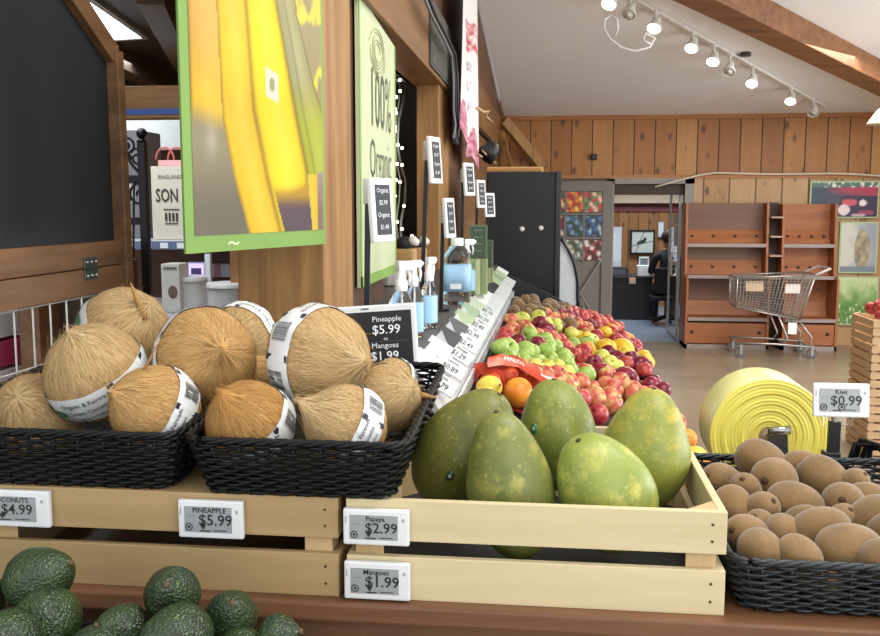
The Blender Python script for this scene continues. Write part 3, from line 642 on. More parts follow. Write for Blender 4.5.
kb = basket('charcoal wicker basket heaped with kiwis at the right end', .262, .66, 1.30, 1.83, 1.072, .075, .02, R(1), WKG, 12)
m = MB()   # knotted handle of the kiwi basket
for k in range(4):
    m.tube([(.585+.012*k, 1.845+.008*math.sin(k), 1.15), (.60+.01*k, 1.86, 1.185+.01*math.sin(k*2)), (.63+.008*k, 1.84-.01*k, 1.19), (.665, 1.80-.02*k, 1.165)], .006, 8)
m.build('handle', WK, kb, True)
# lower front basket with avocados
t_ = thing('tier_shelf', (-.6, 1.1, 0), 'dark lower shelf in front of the table under the avocado basket', 'shelf')
MB().box(-1.0, -.18, .86, 1.262, .90, .925, .004).build('shelf_board', wood('tier_wood', '4a3322', '6b4c31', 'X', .8, .6), t_)
for xx in (-.98, -.24):
    for yy_ in (.89, 1.2): MB().box(xx, xx+.035, yy_, yy_+.035, 0, .90).build('leg', BLKM, t_)
basket('black wicker basket of avocados on the lower shelf in front', -.93, -.34, .90, 1.25, .926, .10, .02, 0, WK, 14)

# ------------------------------------------------------------------ coconuts
def husk(name, a, b, seed):
    t = NT(name); tc = t.n('ShaderNodeTexCoord'); sp = t.n('ShaderNodeSeparateXYZ'); t.l(tc.outputs['Object'], sp.inputs[0])
    nv = t.n('ShaderNodeVectorMath', operation='NORMALIZE'); t.l(tc.outputs['Object'], nv.inputs[0]); s2 = t.n('ShaderNodeSeparateXYZ'); t.l(nv.outputs[0], s2.inputs[0])
    an = t.math('ARCTAN2', sp.outputs[1], sp.outputs[0]); cb = t.n('ShaderNodeCombineXYZ')
    cs = t.math('MULTIPLY', t.math('COSINE', an), 9.); sn = t.math('MULTIPLY', t.math('SINE', an), 9.)
    t.l(cs, cb.inputs[0]); t.l(sn, cb.inputs[1]); t.l(t.math('MULTIPLY_ADD', s2.outputs[2], 2.2, seed), cb.inputs[2])
    f = t.noise(cb.outputs[0], 2.3, 6, .7, .8); g = t.noise(t.coord(), 60, 4, .7); big = t.noise(t.coord(), 14, 3, .6)
    col = t.ramp(f, [(.28, hx(a)), (.5, hx(b)), (.78, hx('ead3a0'))]); col = t.mix(t.math('MULTIPLY', g, .35), col, hx('7d5830')); col = t.mix(t.math('MULTIPLY', big, .22), col, hx('c9a068'))
    t.bump(t.math('ADD', f, t.math('MULTIPLY', g, .6)), .9, .006); return t.set(col, .85, 0, .2)
HUSK = [husk('coconut_husk_tan', '7c5c36', 'c6a573', 1.), husk('coconut_husk_gold', '825a30', 'c89c60', 5.), husk('coconut_husk_brown', '7d5426', 'b98445', 9.)]
FIB = [plain('d3b684', .8, 0, .2, 30), plain('cfa568', .8, 0, .2, 30), plain('c08e4c', .8, 0, .2, 30)]
PAPER = plain('dcdedd', .38, 0, .05, 30); INK = plain('2b2b33', .6); GREENI = plain('3f7a55', .6); PLUM = plain('3a2438', .5)
def coconut(c, r, ax, label, mt=0, tip=.35, roll=0, band=(80, 118), spike=None, txt=True, seed=0, phi0=None):
    rnd = random.Random(seed); ax = Vector(ax).normalized(); rot = axrot(ax, roll)
    t_ = thing('coconut', c, label, 'coconut', 'coconuts wrapped in white paper bands', rot)
    def rad(th, ph, off=0):
        k = 1+.02*math.sin(3*ph+seed)*math.sin(th)+.012*math.sin(7*ph+seed*2)*math.sin(th)
        near = math.exp(-(th/.42)**2); pinch = tip*.42*math.exp(-(th/.17)**2)+tip*.22*math.exp(-(th/.45)**2)
        k += pinch+near*.03*math.sin(11*ph+seed*1.7)*min(1, th*4)
        k += .012*noise.noise(Vector((math.cos(ph)*3, math.sin(ph)*3, th*2+seed)))
        return r*k*.98+off
    def S(th, ph, off=0):
        q = rad(th, ph, off); b = 0 if th > .5 else tip*r*.25*(1-th/.5)**2
        return Vector((q*math.sin(th)*math.cos(ph)+b*math.cos(seed), q*math.sin(th)*math.sin(ph)+b*math.sin(seed), q*math.cos(th)))
    n, mm = 72, 48; V = []; 
    for i in range(mm+1):
        for k in range(n): V.append(S(max(.001, min(PI-.001, PI*(i/mm)**(1.15 if i < mm else 1))), 2*PI*k/n))
    Fc = [(i*n+k, i*n+(k+1) % n, (i+1)*n+(k+1) % n, (i+1)*n+k) for i in range(mm) for k in range(n)]
    m = MB(); m.add(V, Fc); m.build('husk', HUSK[mt], t_, True, local=True)
    # fibres
    m = MB(); b0, b1 = R(band[0]), R(band[1])
    for q in range(1500):
        th = math.acos(rnd.uniform(-1, 1)); ph = rnd.uniform(0, 2*PI)
        if q < 240: th = abs(rnd.gauss(0, .5))+.05
        if txt and b0-.12 < th < b1+.12: continue
        L = rnd.uniform(.25, .75)*(1 if rnd.random() < .85 else 1.5); sl = rnd.gauss(0, .35); lift = rnd.uniform(.0003, .0022)*(1 if rnd.random() < .80 else 6.0)*(r/.08)
        wd = rnd.uniform(.0002, .0005); pts = []
        for j in range(4):
            f = j/3; t2 = th-L*f*.6; p2 = ph+sl*f*L*.5/max(.3, math.sin(max(.2, th)))
            pts.append(S(max(.02, t2), p2, lift*(f*1.4+.1)))
        if txt and b0-.1 < th-L*.6 < b1+.06: continue
        sd = (pts[1]-pts[0]).cross(pts[0]).normalized()*wd
        vs = []
        for j, p in enumerate(pts): ww = sd*(1-.25*j); vs += [p-ww, p+ww]
        m.add(vs, [(2*j, 2*j+1, 2*j+3, 2*j+2) for j in range(3)])
    tp_ = S(.001, 0)
    for q in range(70 if tip > .2 else 20):     # strands gathered at the tip
        a = rnd.uniform(0, 2*PI); th = rnd.uniform(.12, .4); p0_ = S(th, a, .001); p1_ = S(.06, a, .001); e = tp_*(1+rnd.uniform(.02, .12))+Vector((rnd.gauss(0, .003), rnd.gauss(0, .003), 0))
        sd = Vector((-math.sin(a), math.cos(a), 0))*.0005
        m.add([p0_-sd, p0_+sd, p1_-sd, p1_+sd, e-sd*.5, e+sd*.5], [(0, 1, 3, 2), (2, 3, 5, 4)])
    fo = m.build('loose_fibre', FIB[mt], t_, weld=False, local=True); fo['kind'] = 'stuff'
    if spike:
        sd_, tv, sw = spike; q = rot.inverted() @ sd_.normalized(); d = rot.inverted() @ tv; L = d.length; d.normalize(); s0 = S(math.acos(max(-1, min(1, q.z))), math.atan2(q.y, q.x))*.96
        m = MB(); m.tube([s0, s0+d*L*.3+Vector((.002, 0, 0)), s0+d*L*.65, s0+d*L], [.008*sw, .006*sw, .004*sw, .0008], 7); m.build('dry_stalk', plain('9a7340', .8, 0, .2, 60), t_, True, local=True)
    if txt:
        m = MB(); nb = 96
        m.add([S(b0+(b1-b0)*j/6, 2*PI*k/nb, .0022+.0006*math.sin(k*.7+j)+.0004*math.sin(k*2.3)) for j in range(7) for k in range(nb)], [(j*nb+k, j*nb+(k+1) % nb, (j+1)*nb+(k+1) % nb, (j+1)*nb+k) for j in range(6) for k in range(nb)])
        bd = m.build('paper_band', PAPER, t_, True, local=True)
        bm_ = (b0+b1)/2; H_ = (b1-b0)*r
        def put(m_, st, size, phc, dt, bold=.008): m_.text(st, size, fn=lambda v: S(bm_-(v.y+dt)/r, phc+v.x/r, .0046), bold=bold)
        def rect(m_, phc, x0, x1, y0, y1):
            for i in range(8):
                xa, xb = x0+(x1-x0)*i/8, x0+(x1-x0)*(i+1)/8
                m_.add([S(bm_-y/r, phc+x/r, .0044) for x, y in ((xa, y0), (xb, y0), (xb, y1), (xa, y1))], [(0, 1, 2, 3)])
        m = MB(); g_ = MB(); dv = rot.inverted() @ (-CF); ph0 = math.atan2(dv.y, dv.x)+(phi0 or 0)
        for k in range(1):
            pc = ph0+k*2*PI/3
            put(m, 'Organic & Fairtrade', H_*.2, pc, H_*.27); put(m, 'Sweet Coconut', H_*.2, pc, 0); put(m, 'grown in Thailand', H_*.13, pc, -H_*.26)
            for pb, k in ((pc+.98, 0), (pc-1.5, 1), (pc+1.9, 0)):
             if k != 1:
                 x = -H_*.3
                 rect(m, pb-.42, -H_*.1, H_*.1, -H_*.5, H_*.5)
                 while x < H_*.3:
                    ww = rnd.choice((.0005, .0009, .0014)); rect(m, pb, x, x+ww, -H_*.32, H_*.32); x += ww+rnd.choice((.0006, .0011))
             else:
                for q in (-.3, .15): m_ = [S(bm_-(H_*.2*math.sin(a))/r, pb+(H_*q+H_*.17*math.cos(a))/r, .0044) for a in [2*PI*i/14 for i in range(14)]]; m.add(m_, [tuple(range(14))])
                g_.add([S(bm_-(H_*.2*math.sin(a))/r, pb+(H_*.6+H_*.22*math.cos(a))/r, .0044) for a in [2*PI*i/12 for i in range(12)]], [tuple(range(12))])
            px2 = pc-.72
            g_.add([S(bm_-(H_*.17*math.sin(a))/r, px2+(H_*.3*math.cos(a))/r, .0044) for a in [2*PI*i/12 for i in range(12)]], [tuple(range(12))])
        m.build('band_print', INK, bd, weld=False, local=True); g_.build('band_emblem', GREENI, bd, weld=False, local=True)
    return t_
def K(u, v, y, rp, ax, lb, **k):
    c = at(u, v, y=y); d = (c-Vector((0, 0, CH))).length; r = rp*d/F*.975; coconut(c, r, img(*ax), lb, **k); return c
SPK = CR*.035+CU*.0
cc = []
cc.append(K(97, 373, 1.46, 49, (-.30, .78, .55), 'tan coconut on top of the left basket, its band sloping across the bottom', mt=0, tip=.02, seed=1, phi0=-.1))
cc.append(K(124, 332, 1.62, 44, (.62, .45, .45), 'coconut at the back of the left basket with a long brown stalk', mt=0, tip=.15, seed=2, spike=(CR*.62+CU*.25-CF*.6, CR*-.022+CU*.066-CF*.01, 1.2)))
cc.append(K(205, 358, 1.50, 51, (.52, .16, .84), 'large golden coconut leaning between the two baskets, its tuft facing front', mt=1, tip=.5, seed=3, phi0=-1.3))
cc.append(K(242, 338, 1.68, 36, (-.25, -.35, .9), 'small coconut behind the large golden one with a band over its top', mt=0, tip=.05, seed=4))
cc.append(K(155, 409, 1.39, 44, (-.55, .40, .65), 'coconut at the front right of the left basket with a thin upright strand', mt=1, tip=.2, seed=5, spike=(CR*-.15+CU*.85-CF*.4, CR*.028+CU*.05, .35)))
cc.append(K(38, 416, 1.47, 42, (-.1, .5, .85), 'plain coconut half sunk at the front left of the left basket', mt=0, tip=.02, seed=6, txt=False))
cc.append(K(250, 424, 1.37, 45, (-.42, .58, .60), 'reddish brown coconut at the front left of the middle basket', mt=2, tip=.3, seed=7))
cc.append(K(318, 357, 1.50, 54, (.72, -.10, .62), 'biggest coconut on top of the middle basket, its tuft pointing right', mt=0, tip=.5, seed=8, phi0=-1.4, band=(76, 112)))
cc.append(K(346, 426, 1.37, 43, (-.72, .42, .42), 'coconut at the front of the middle basket with its tuft up to the left', mt=0, tip=.5, seed=9))
cc.append(K(386, 400, 1.52, 37, (.66, .35, .6), 'coconut at the right end of the middle basket with two frayed tufts', mt=0, tip=.3, seed=10, spike=(CR*.9+CU*.15-CF*.2, CR*.03+CU*-.005, .8)))
cc.append(K(392, 383, 1.64, 26, (-.4, .3, .8), 'coconut tucked behind the biggest one beside the price screen', mt=0, tip=.05, seed=11))
cc.append(K(256, 388, 1.60, 34, (-.6, .5, .5), 'coconut mostly hidden under the biggest one in the middle basket', mt=1, tip=.05, seed=12))
0 and cc.append(K(60, 395, 1.62, 36, (.1, .8, .5), 'coconut mostly hidden at the back left of the left basket', mt=0, tip=.05, seed=13, txt=False))
0 and cc.append(K(168, 392, 1.60, 34, (.1, .8, .5), 'coconut mostly hidden at the back right of the left basket', mt=0, tip=.05, seed=14, txt=False))
for i, c in enumerate(cc): print('coconut', i, [round(q, 3) for q in c])

# ------------------------------------------------------------------ papayas
def papskin(name, g1, g2, y, amt, seed, top=0):
    t = NT(name); co = t.coord(); f = t.noise(co, 9, 5, .6, .5); sp = t.noise(co, 150, 3, .6); pt = t.noise(co, 28, 4, .6)
    gz = t.n('ShaderNodeSeparateXYZ'); t.l(co, gz.inputs[0]); sd = t.math('MULTIPLY_ADD', gz.outputs[0], seed, .0)
    col = t.ramp(f, [(.3, hx(g1)), (.62, hx(g2))]); a = t.math('ADD', t.math('ADD', pt, t.math('MULTIPLY', gz.outputs[2], top)), sd)
    col = t.mix(t.ramp(a, [(amt, 0.), (amt+.22, 1.)]), col, hx(y)); col = t.mix(t.ramp(sp, [(.60, 0.), (.72, .55)]), col, hx('c9bf6a'))
    col = t.mix(t.ramp(t.noise(co, 22, 6, .75), [(.62, 0.), (.75, .5)]), col, hx('56502a'))
    t.bump(t.noise(co, 40, 3), .12, .004); return t.set(col, .42, 0, .4)
PS = [papskin('papaya_skin_dark', '5a5d26', '757536', 'a08c38', .54, 1.8), papskin('papaya_skin_olive', '5d6430', '787c3c', '9c9648', .54, .6), papskin('papaya_skin_green', '66702e', '828a40', 'a8a24c', .56, -.4),
      papskin('papaya_skin_bright', '76863a', '949e4a', 'b8b258', .53, .8), papskin('papaya_skin_yellow', '727a34', '90943f', 'b3a246', .52, .9, 1.2)]
def papaya(u, v, y, L, wd, ax, mt, label, neck=.82, sticker=None, seed=0):
    c = at(u, v, y=y); rot = axrot(img(*ax)); t_ = thing('papaya', c, label, 'papaya', None, rot)
    prof = []; n = 26
    for i in range(n+1):
        a = PI*i/n; z = -math.cos(a)*L/2; s = math.sin(a)**.86; k = z/(L/2)
        prof.append((wd/2*s*(1-(1-neck)*sm(-.3, 1, k)+.03*math.sin(k*2)), z))
    prof[0] = (0, prof[0][1]); prof[-1] = (0, prof[-1][1])
    def fn(p):
        a = math.atan2(p.y, p.x); q = 1+.018*math.cos(5*a+seed)+.012*noise.noise(p*20+Vector((seed, 0, 0))); return Vector((p.x*q+.012*(p.z/L)**2*4*math.cos(seed), p.y*q, p.z))
    m = MB(); m.lathe(prof, 48, fn=fn); m.build('skin', PS[mt], t_, True, local=True)
    off = .012*math.cos(seed)
    m = MB(); m.lathe([(0, L/2-.004), (.005, L/2-.002), (.004, L/2+.0015), (0, L/2+.002)], 10, Matrix.Translation((off, 0, 0))); m.build('stem_scar', plain('3d3a1f', .8), t_, True, local=True)
    if sticker:
        d = (rot.inverted() @ img(sticker[0], sticker[1], .75)); d.normalize()
        # find the surface point along d
        zz = d.z*L/2*.9; k = zz/(L/2); rr = wd/2*math.sqrt(max(.02, 1-k*k))**.86*(1-(1-neck)*sm(-.3, 1, k)); h = math.hypot(d.x, d.y)
        p = Vector((d.x/h*(rr+.001)+off*k*k*.9, d.y/h*(rr+.001), zz)); nr = Vector((d.x/h, d.y/h, k*.35)).normalized(); Mx = Matrix.Translation(p+nr*.001) @ axrot(nr).to_4x4()
        m = MB(); m.lathe([(0, .0016), (.007, .001), (.008, -.001), (.008, -.002)], 16, Mx, sx=.8, sy=1.2); st = m.build('fruit_sticker', plain(sticker[2], .3), t_, True, local=True)
        m = MB(); m.lathe([(0, .002), (.003, .0018), (.0034, .001)], 12, Mx); m.build('sticker_emblem', plain('a9b3a4', .4), st, True, local=True)
    return c
for a in ((465, 447, 1.53, .225, .160, (.50, .80, .25), 0, 'dark olive papaya at the left, leaning up to the right', .78, (-.25, -.35, '2c4b36'), 2.),
          (510, 484, 1.405, .235, .140, (-.18, .93, .12), 1, 'olive papaya standing at the front of the crate with a dark stem dot', .74, None, 1.2),
          (557, 436, 1.67, .205, .140, (.02, .97, .1), 2, 'green papaya at the back middle of the crate', .9, (-.7, .2, '2f7a4a'), .3),
          (607, 494, 1.41, .205, .150, (-.42, .82, .35), 3, 'bright green papaya at the front right, tilted to the left', .86, None, 2.4),
          (645, 450, 1.56, .210, .155, (.10, .95, .15), 4, 'large yellow green papaya at the right of the crate', .72, None, .8)):
    c = papaya(*a); print('papaya', [round(q, 3) for q in c])

# ------------------------------------------------------------------ kiwis
t = NT('kiwi_fuzz'); co = t.coord(); f = t.noise(co, 30, 5, .7); g = t.noise(co, 260, 3, .6); oi = t.n('ShaderNodeObjectInfo')
col = t.ramp(f, [(.3, hx('65502f')), (.7, hx('8c6e46'))]); col = t.mix(t.math('MULTIPLY', g, .45), col, hx('5c4429')); col = t.mix(t.math('MULTIPLY', oi.outputs['Random'], .35), col, hx('91704a'))
t.bump(g, .5, .002); t.set(col, .8, 0, .25); t.p.inputs['Sheen Weight'].default_value = .35; KIWI = t.m; KDARK = plain('4a3520', .9)
def make_kiwi(r, lb):
    t_ = thing('kiwi', (0, 0, 0), lb, 'kiwi', 'kiwis heaped in the charcoal basket')
    prof = [(0, -1.2)]+[(math.sin(PI*i/18)**.8, -math.cos(PI*i/18)*1.2) for i in range(1, 18)]+[(0, 1.17)]
    m = MB(); m.lathe([(a*r, b*r) for a, b in prof], 28, fn=lambda p: p*(1+.02*noise.noise(p*30))); m.build('skin', KIWI, t_, True, local=True)
    m = MB(); m.lathe([(.19*r, 1.17*r), (.15*r, 1.22*r), (.07*r, 1.20*r), (.05*r, 1.27*r), (0, 1.28*r)], 10); m.build('blossom_end', KDARK, t_, True, local=True)
    m = MB(); m.lathe([(0, -1.23*r), (.1*r, -1.22*r), (.12*r, -1.18*r)], 10); m.build('stem_scar', KDARK, t_, True, local=True)
    return t_
kp = [(263, 72, 62, (.75, -.5, .3), 'top kiwi of the heap, leaning against the yellow roll'), (305, 130, 68, (-.6, .1, .75), 'kiwi just below the top one with a small flat nub'), (392, 88, 46, (.8, .1, .5), 'kiwi behind the heap right of the metal roll bracket'),
      (465, 130, 74, (.6, -.6, .4), 'large kiwi on the upper right of the heap'), (133, 132, 50, (-.8, .3, .5), 'kiwi at the back left beside the papaya crate'), (212, 165, 45, (-.3, .6, .5), 'kiwi in the gap under the top kiwi'),
      (175, 222, 56, (.15, -.7, .65), 'kiwi at the left edge against the crate side'), (372, 215, 68, (.85, -.25, .5), 'kiwi in the middle with its dark end to the right'), (262, 228, 48, (.3, .5, .6), 'shaded kiwi between the left edge and the middle one'),
      (530, 208, 58, (-.4, .3, .8), 'kiwi at the right below the upper right one'), (597, 195, 48, (.9, .2, .3), 'kiwi at the back right corner of the heap'), (625, 270, 68, (.5, .7, .4), 'big dark kiwi at the right edge of the picture'),
      (216, 308, 56, (-.75, .3, .5), 'kiwi at the front left, second row'), (262, 280, 40, (-.5, .6, .5), 'kiwi peeking out above the front left pair'), (333, 300, 50, (-.15, -.2, .95), 'front kiwi showing its round end, second row'),
      (402, 266, 46, (.8, .3, .4), 'kiwi showing only its top behind the large front one'), (458, 305, 74, (.8, .35, .45), 'large smooth kiwi in the front centre'), (262, 360, 60, (.1, -.2, .95), 'frontmost kiwi showing a creased nub'),
      (388, 375, 52, (.65, -.55, .55), 'small front kiwi with its nub down to the right'), (550, 362, 74, (.97, .0, .2), 'long front kiwi lying sideways at the right'), (660, 388, 56, (.6, .2, .8), 'kiwi cut by the right picture edge in the front row'),
      (562, 142, 38, (.4, .6, .5), 'kiwi half hidden below the price tag pole'), (525, 262, 38, (.2, .7, .6), 'kiwi wedged above the long sideways one'), (690, 300, 55, (.6, .4, .7), 'kiwi outside the right edge behind the front row')]
kpos = []
for i, (x, y, rp, ax, lb) in enumerate(kp):
    u = 680+x/3.245; v = 440+y/3.245; Y = 1.345+(375-y)/300*.42; c = at(u, v, y=Y); d = (c-Vector((0, 0, CH))).length
    kpos.append([c, rp/3.245*d/F, img(*ax), lb, u, v])
for i in range(len(kpos)):   # keep neighbours from sinking into each other: push back along the sight line
    for j in range(i):
        a, b = kpos[i], kpos[j]; dd = (a[0]-b[0]).length; need = (a[1]+b[1])*1.02
        if dd < need:
            s_ = a if a[0].y > b[0].y else b; s_[0] = s_[0]+(s_[0]-Vector((0, 0, CH))).normalized()*(need-dd)*.6
for c, r, ax, lb, u, v in kpos:
    r = min(r*1.13, .042); r = max(r, .026); k = make_kiwi(r*.97, lb); k.matrix_world = Matrix.Translation(c) @ axrot(ax).to_4x4()
random.seed(3)
src = make_kiwi(.031, 'kiwi buried under the heap'); n_ = 0
cand = [(.33+.066*i+(.03 if j % 2 else 0), 1.36+.062*j) for j in range(7) for i in range(5)]
for (x, y) in cand:
    if x > .62: continue
    p = Vector((x, y, 1.108+random.uniform(-.004, .006)))
    if min((p-q[0]).length-q[1] for q in kpos) < .018: continue
    o = src if n_ == 0 else copy_tree(src, (0, 0, 0)); n_ += 1
    o.matrix_world = Matrix.Translation(p) @ axrot((random.uniform(-1, 1), random.uniform(-1, 1), .2)).to_4x4()
    o['label'] = 'kiwi in the lower layer of the charcoal basket'; o['group'] = 'kiwis in the lower layer of the basket'

# ------------------------------------------------------------------ avocados
t = NT('avocado_skin'); co = t.coord(); f = t.noise(co, 18, 4, .6); v_ = t.n('ShaderNodeTexVoronoi'); v_.inputs['Scale'].default_value = 260; t.l(co, v_.inputs['Vector']); oi = t.n('ShaderNodeObjectInfo')
col = t.ramp(f, [(.32, hx('1b2616')), (.68, hx('364c22'))]); col = t.mix(t.math('MULTIPLY', oi.outputs['Random'], .5), col, hx('2a3326')); col = t.mix(t.ramp(t.noise(co, 200, 3), [(.6, 0.), (.72, .5)]), col, hx('71914a'))
t.bump(t.math('ADD', v_.outputs['Distance'], t.noise(co, 60, 3)), .55, .004); AVO = t.set(col, .3, 0, .5)
def avocado(u, v, y, r, ax, lb, el=1.25):
    c = at(u, v, y=y); t_ = thing('avocado', c, lb, 'avocado', None, axrot(img(*ax)))
    prof = [(0, -1)]+[(math.sin(PI*i/20)*(1-.22*sm(-.1, 1, -math.cos(PI*i/20))), -math.cos(PI*i/20)*(1 if i < 10 else el)) for i in range(1, 20)]+[(0, el)]
    m = MB(); m.lathe([(a*r, b*r) for a, b in prof], 36, fn=lambda p: p*(1+.02*noise.noise(p*60)+.02*noise.noise(p*22))); m.build('skin', AVO, t_, True, local=True)
    m = MB(); m.lathe([(.004, el*r-.002), (.0045, el*r+.002), (.003, el*r+.004), (0, el*r+.004)], 8); m.build('stem_end', plain('54452b', .8), t_, True, local=True)
for a in ((38, 580, 1.16, .046, (.85, .45, .2), 'avocado on top at the far left with its stem end to the right'), (47, 620, 1.12, .045, (-.8, -.3, .4), 'glossy avocado at the left below the top one'),
          (172, 594, 1.16, .0385, (.1, .5, .85), 'round dark avocado on top in the centre of the avocado basket'), (231, 616, 1.16, .036, (.2, .6, .75), 'bright green avocado right of the centre one'),
          (124, 628, 1.12, .033, (-.6, .3, .7), 'dull dark avocado left of the front centre one'), (180, 636, 1.08, .042, (-.75, .1, .6), 'shiny avocado at the front centre, cut by the picture bottom'),
          (278, 634, 1.13, .026, (.9, .2, .3), 'small green avocado at the right end of the avocado basket'), (10, 640, 1.05, .04, (-.5, .1, .8), 'dark wrinkled avocado at the bottom left corner'),
          (-25, 600, 1.14, .04, (-.5, .1, .8), 'avocado outside the left edge'), (95, 655, 1.08, .038, (.3, .1, .9), 'avocado below the picture between the front ones'), (240, 655, 1.12, .036, (.3, .1, .9), 'avocado below the picture on the right')):
    avocado(*a)
random.seed(5)
o0 = None
for i in range(8):
    for j in range(4):
        p = Vector((-.88+.07*i+(.03 if j % 2 else 0), .95+.075*j, .972)); 
        if p.x > -.38: continue
        if o0 is None: avocado(0, 0, 1, .034, (1, 0, 0), 'avocado in the bottom layer of the lower basket', 1.1); o0 = [o for o in bpy.data.objects if o.get('label') == 'avocado in the bottom layer of the lower basket'][0]; o0['group'] = 'avocados in the bottom layer'; o = o0
        else: o = copy_tree(o0, (0, 0, 0))
        o.matrix_world = Matrix.Translation(p) @ axrot((random.uniform(-1, 1), random.uniform(-1, 1), .3)).to_4x4()
# ------------------------------------------------------------------ sloped fruit display along the partition
DX0, DX1, DY0, DY1 = -.20, .40, 1.93, 5.36
SL = -.30
def bedz(x): return 1.06+SL*(x-DX0)
t_ = thing('fruit_display_bin', (.1, 3.6, 0), 'long black sloped bin holding the fruit along the partition', 'display bin')
MB().prism([(DX0, DY0, bedz(DX0)), (DX1, DY0, bedz(DX1)), (DX1, DY0, bedz(DX1)-.03), (DX0, DY0, bedz(DX0)-.03)], (0, DY1-DY0, 0)).build('sloped_bed', BLK, t_)
MB().prism([(DX1, DY0, 0), (DX1+.015, DY0, 0), (DX1+.015, DY0, bedz(DX1)+.075), (DX1, DY0, bedz(DX1)+.075)], (0, DY1-DY0, 0)).build('front_lip', BLK, t_)
MB().prism([(DX0-.06, DY1, 0), (DX1+.015, DY1, 0), (DX1+.015, DY1, .93), (DX0+.02, DY1, 1.235), (DX0-.06, DY1, 1.26)], (0, .02, 0)).build('end_panel', BLK, t_)
MB().prism([(DX0, DY0, 0), (DX1, DY0, 0), (DX1, DY0, bedz(DX1)), (DX0, DY0, bedz(DX0))], (0, .015, 0)).build('near_panel', BLK, t_)
MB().box(DX0-.02, DX0, DY0, DY1, 0, 1.12).build('back_panel', BLK, t_)
# fruit kinds
def fruitmat(name, stops, sc=9, rand=.3, randc='ffffff', rough=.3, streak=True, bump=0):
    t = NT(name); tc = t.n('ShaderNodeTexCoord'); oi = t.n('ShaderNodeObjectInfo'); ad = t.n('ShaderNodeVectorMath', operation='ADD'); cb = t.n('ShaderNodeCombineXYZ')
    r10 = t.math('MULTIPLY', oi.outputs['Random'], 30); t.l(r10, cb.inputs[0]); t.l(r10, cb.inputs[1]); t.l(tc.outputs['Object'], ad.inputs[0]); t.l(cb.outputs[0], ad.inputs[1])
    f = t.noise(ad.outputs[0], sc, 3, .5); g = t.noise(ad.outputs[0], 9, 3, .6); col = t.ramp(t.math('ADD', f, t.math('MULTIPLY_ADD', g, .07, -.035)), [(p, hx(h)) for p, h in stops])
    col = t.mix(t.math('MULTIPLY', oi.outputs['Random'], rand), col, hx(randc)); 
    if bump: t.bump(g, bump, .002)
    return t.set(col, rough, 0, .45)
FM = dict(
 red=fruitmat('red_apple_skin', [(.35, '9c2630'), (.58, 'bf4a46'), (.74, 'd49a62')], 1.3, .2, '7d1626'),
 dark=fruitmat('dark_apple_skin', [(.3, '5f1224'), (.6, '8f2236'), (.8, 'b8464a')], 1.3, .25, '3f0f1c', .25),
 blush=fruitmat('blush_apple_skin', [(.36, 'b0353a'), (.52, 'c9704a'), (.66, 'cdb866')], 1.5, .12, 'c98a60'),
 green=fruitmat('green_apple_skin', [(.3, '7a9c3a'), (.7, 'a9c060')], 1.3, .15, 'cfe08a'),
 ygreen=fruitmat('yellow_green_apple_skin', [(.3, 'b3b840'), (.7, 'd9d96c')], 1.3, .15, 'e6c870'),
 yellow=fruitmat('yellow_fruit_skin', [(.3, 'd9a81e'), (.7, 'eccb45')], 1.3, .15, 'e8b030', .4),
 orange=fruitmat('orange_skin', [(.3, 'd97416'), (.7, 'efa032')], 1.3, .15, 'f0b050', .4, True, .3),
 tang=fruitmat('tangerine_skin', [(.3, 'c9481c'), (.7, 'e06a2c')], 1.3, .15, 'e88a3a', .4, True, .3),
 lemon=fruitmat('lemon_skin', [(.3, 'e0bb2a'), (.7, 'f2dc5c')], 1.3, .1, 'fbe98a', .4, True, .25),
 peach=fruitmat('peach_skin', [(.36, 'b83a40'), (.52, 'd06c50'), (.7, 'e0a866')], 1.2, .12, 'd9a880', .5),
 kiwi=KIWI)
FN = dict(red=('red apple', 'red_apple'), dark=('dark red apple', 'dark_red_apple'), blush=('red and yellow apple', 'blush_apple'), green=('green apple', 'green_apple'), ygreen=('yellow green apple', 'yellow_green_apple'),
          yellow=('golden yellow apple', 'golden_apple'), orange=('orange', 'orange'), tang=('tangerine', 'tangerine'), lemon=('lemon', 'lemon'), peach=('peach', 'peach'), kiwi=('brown kiwi', 'kiwi'))
STEM = plain('4b3420', .8)
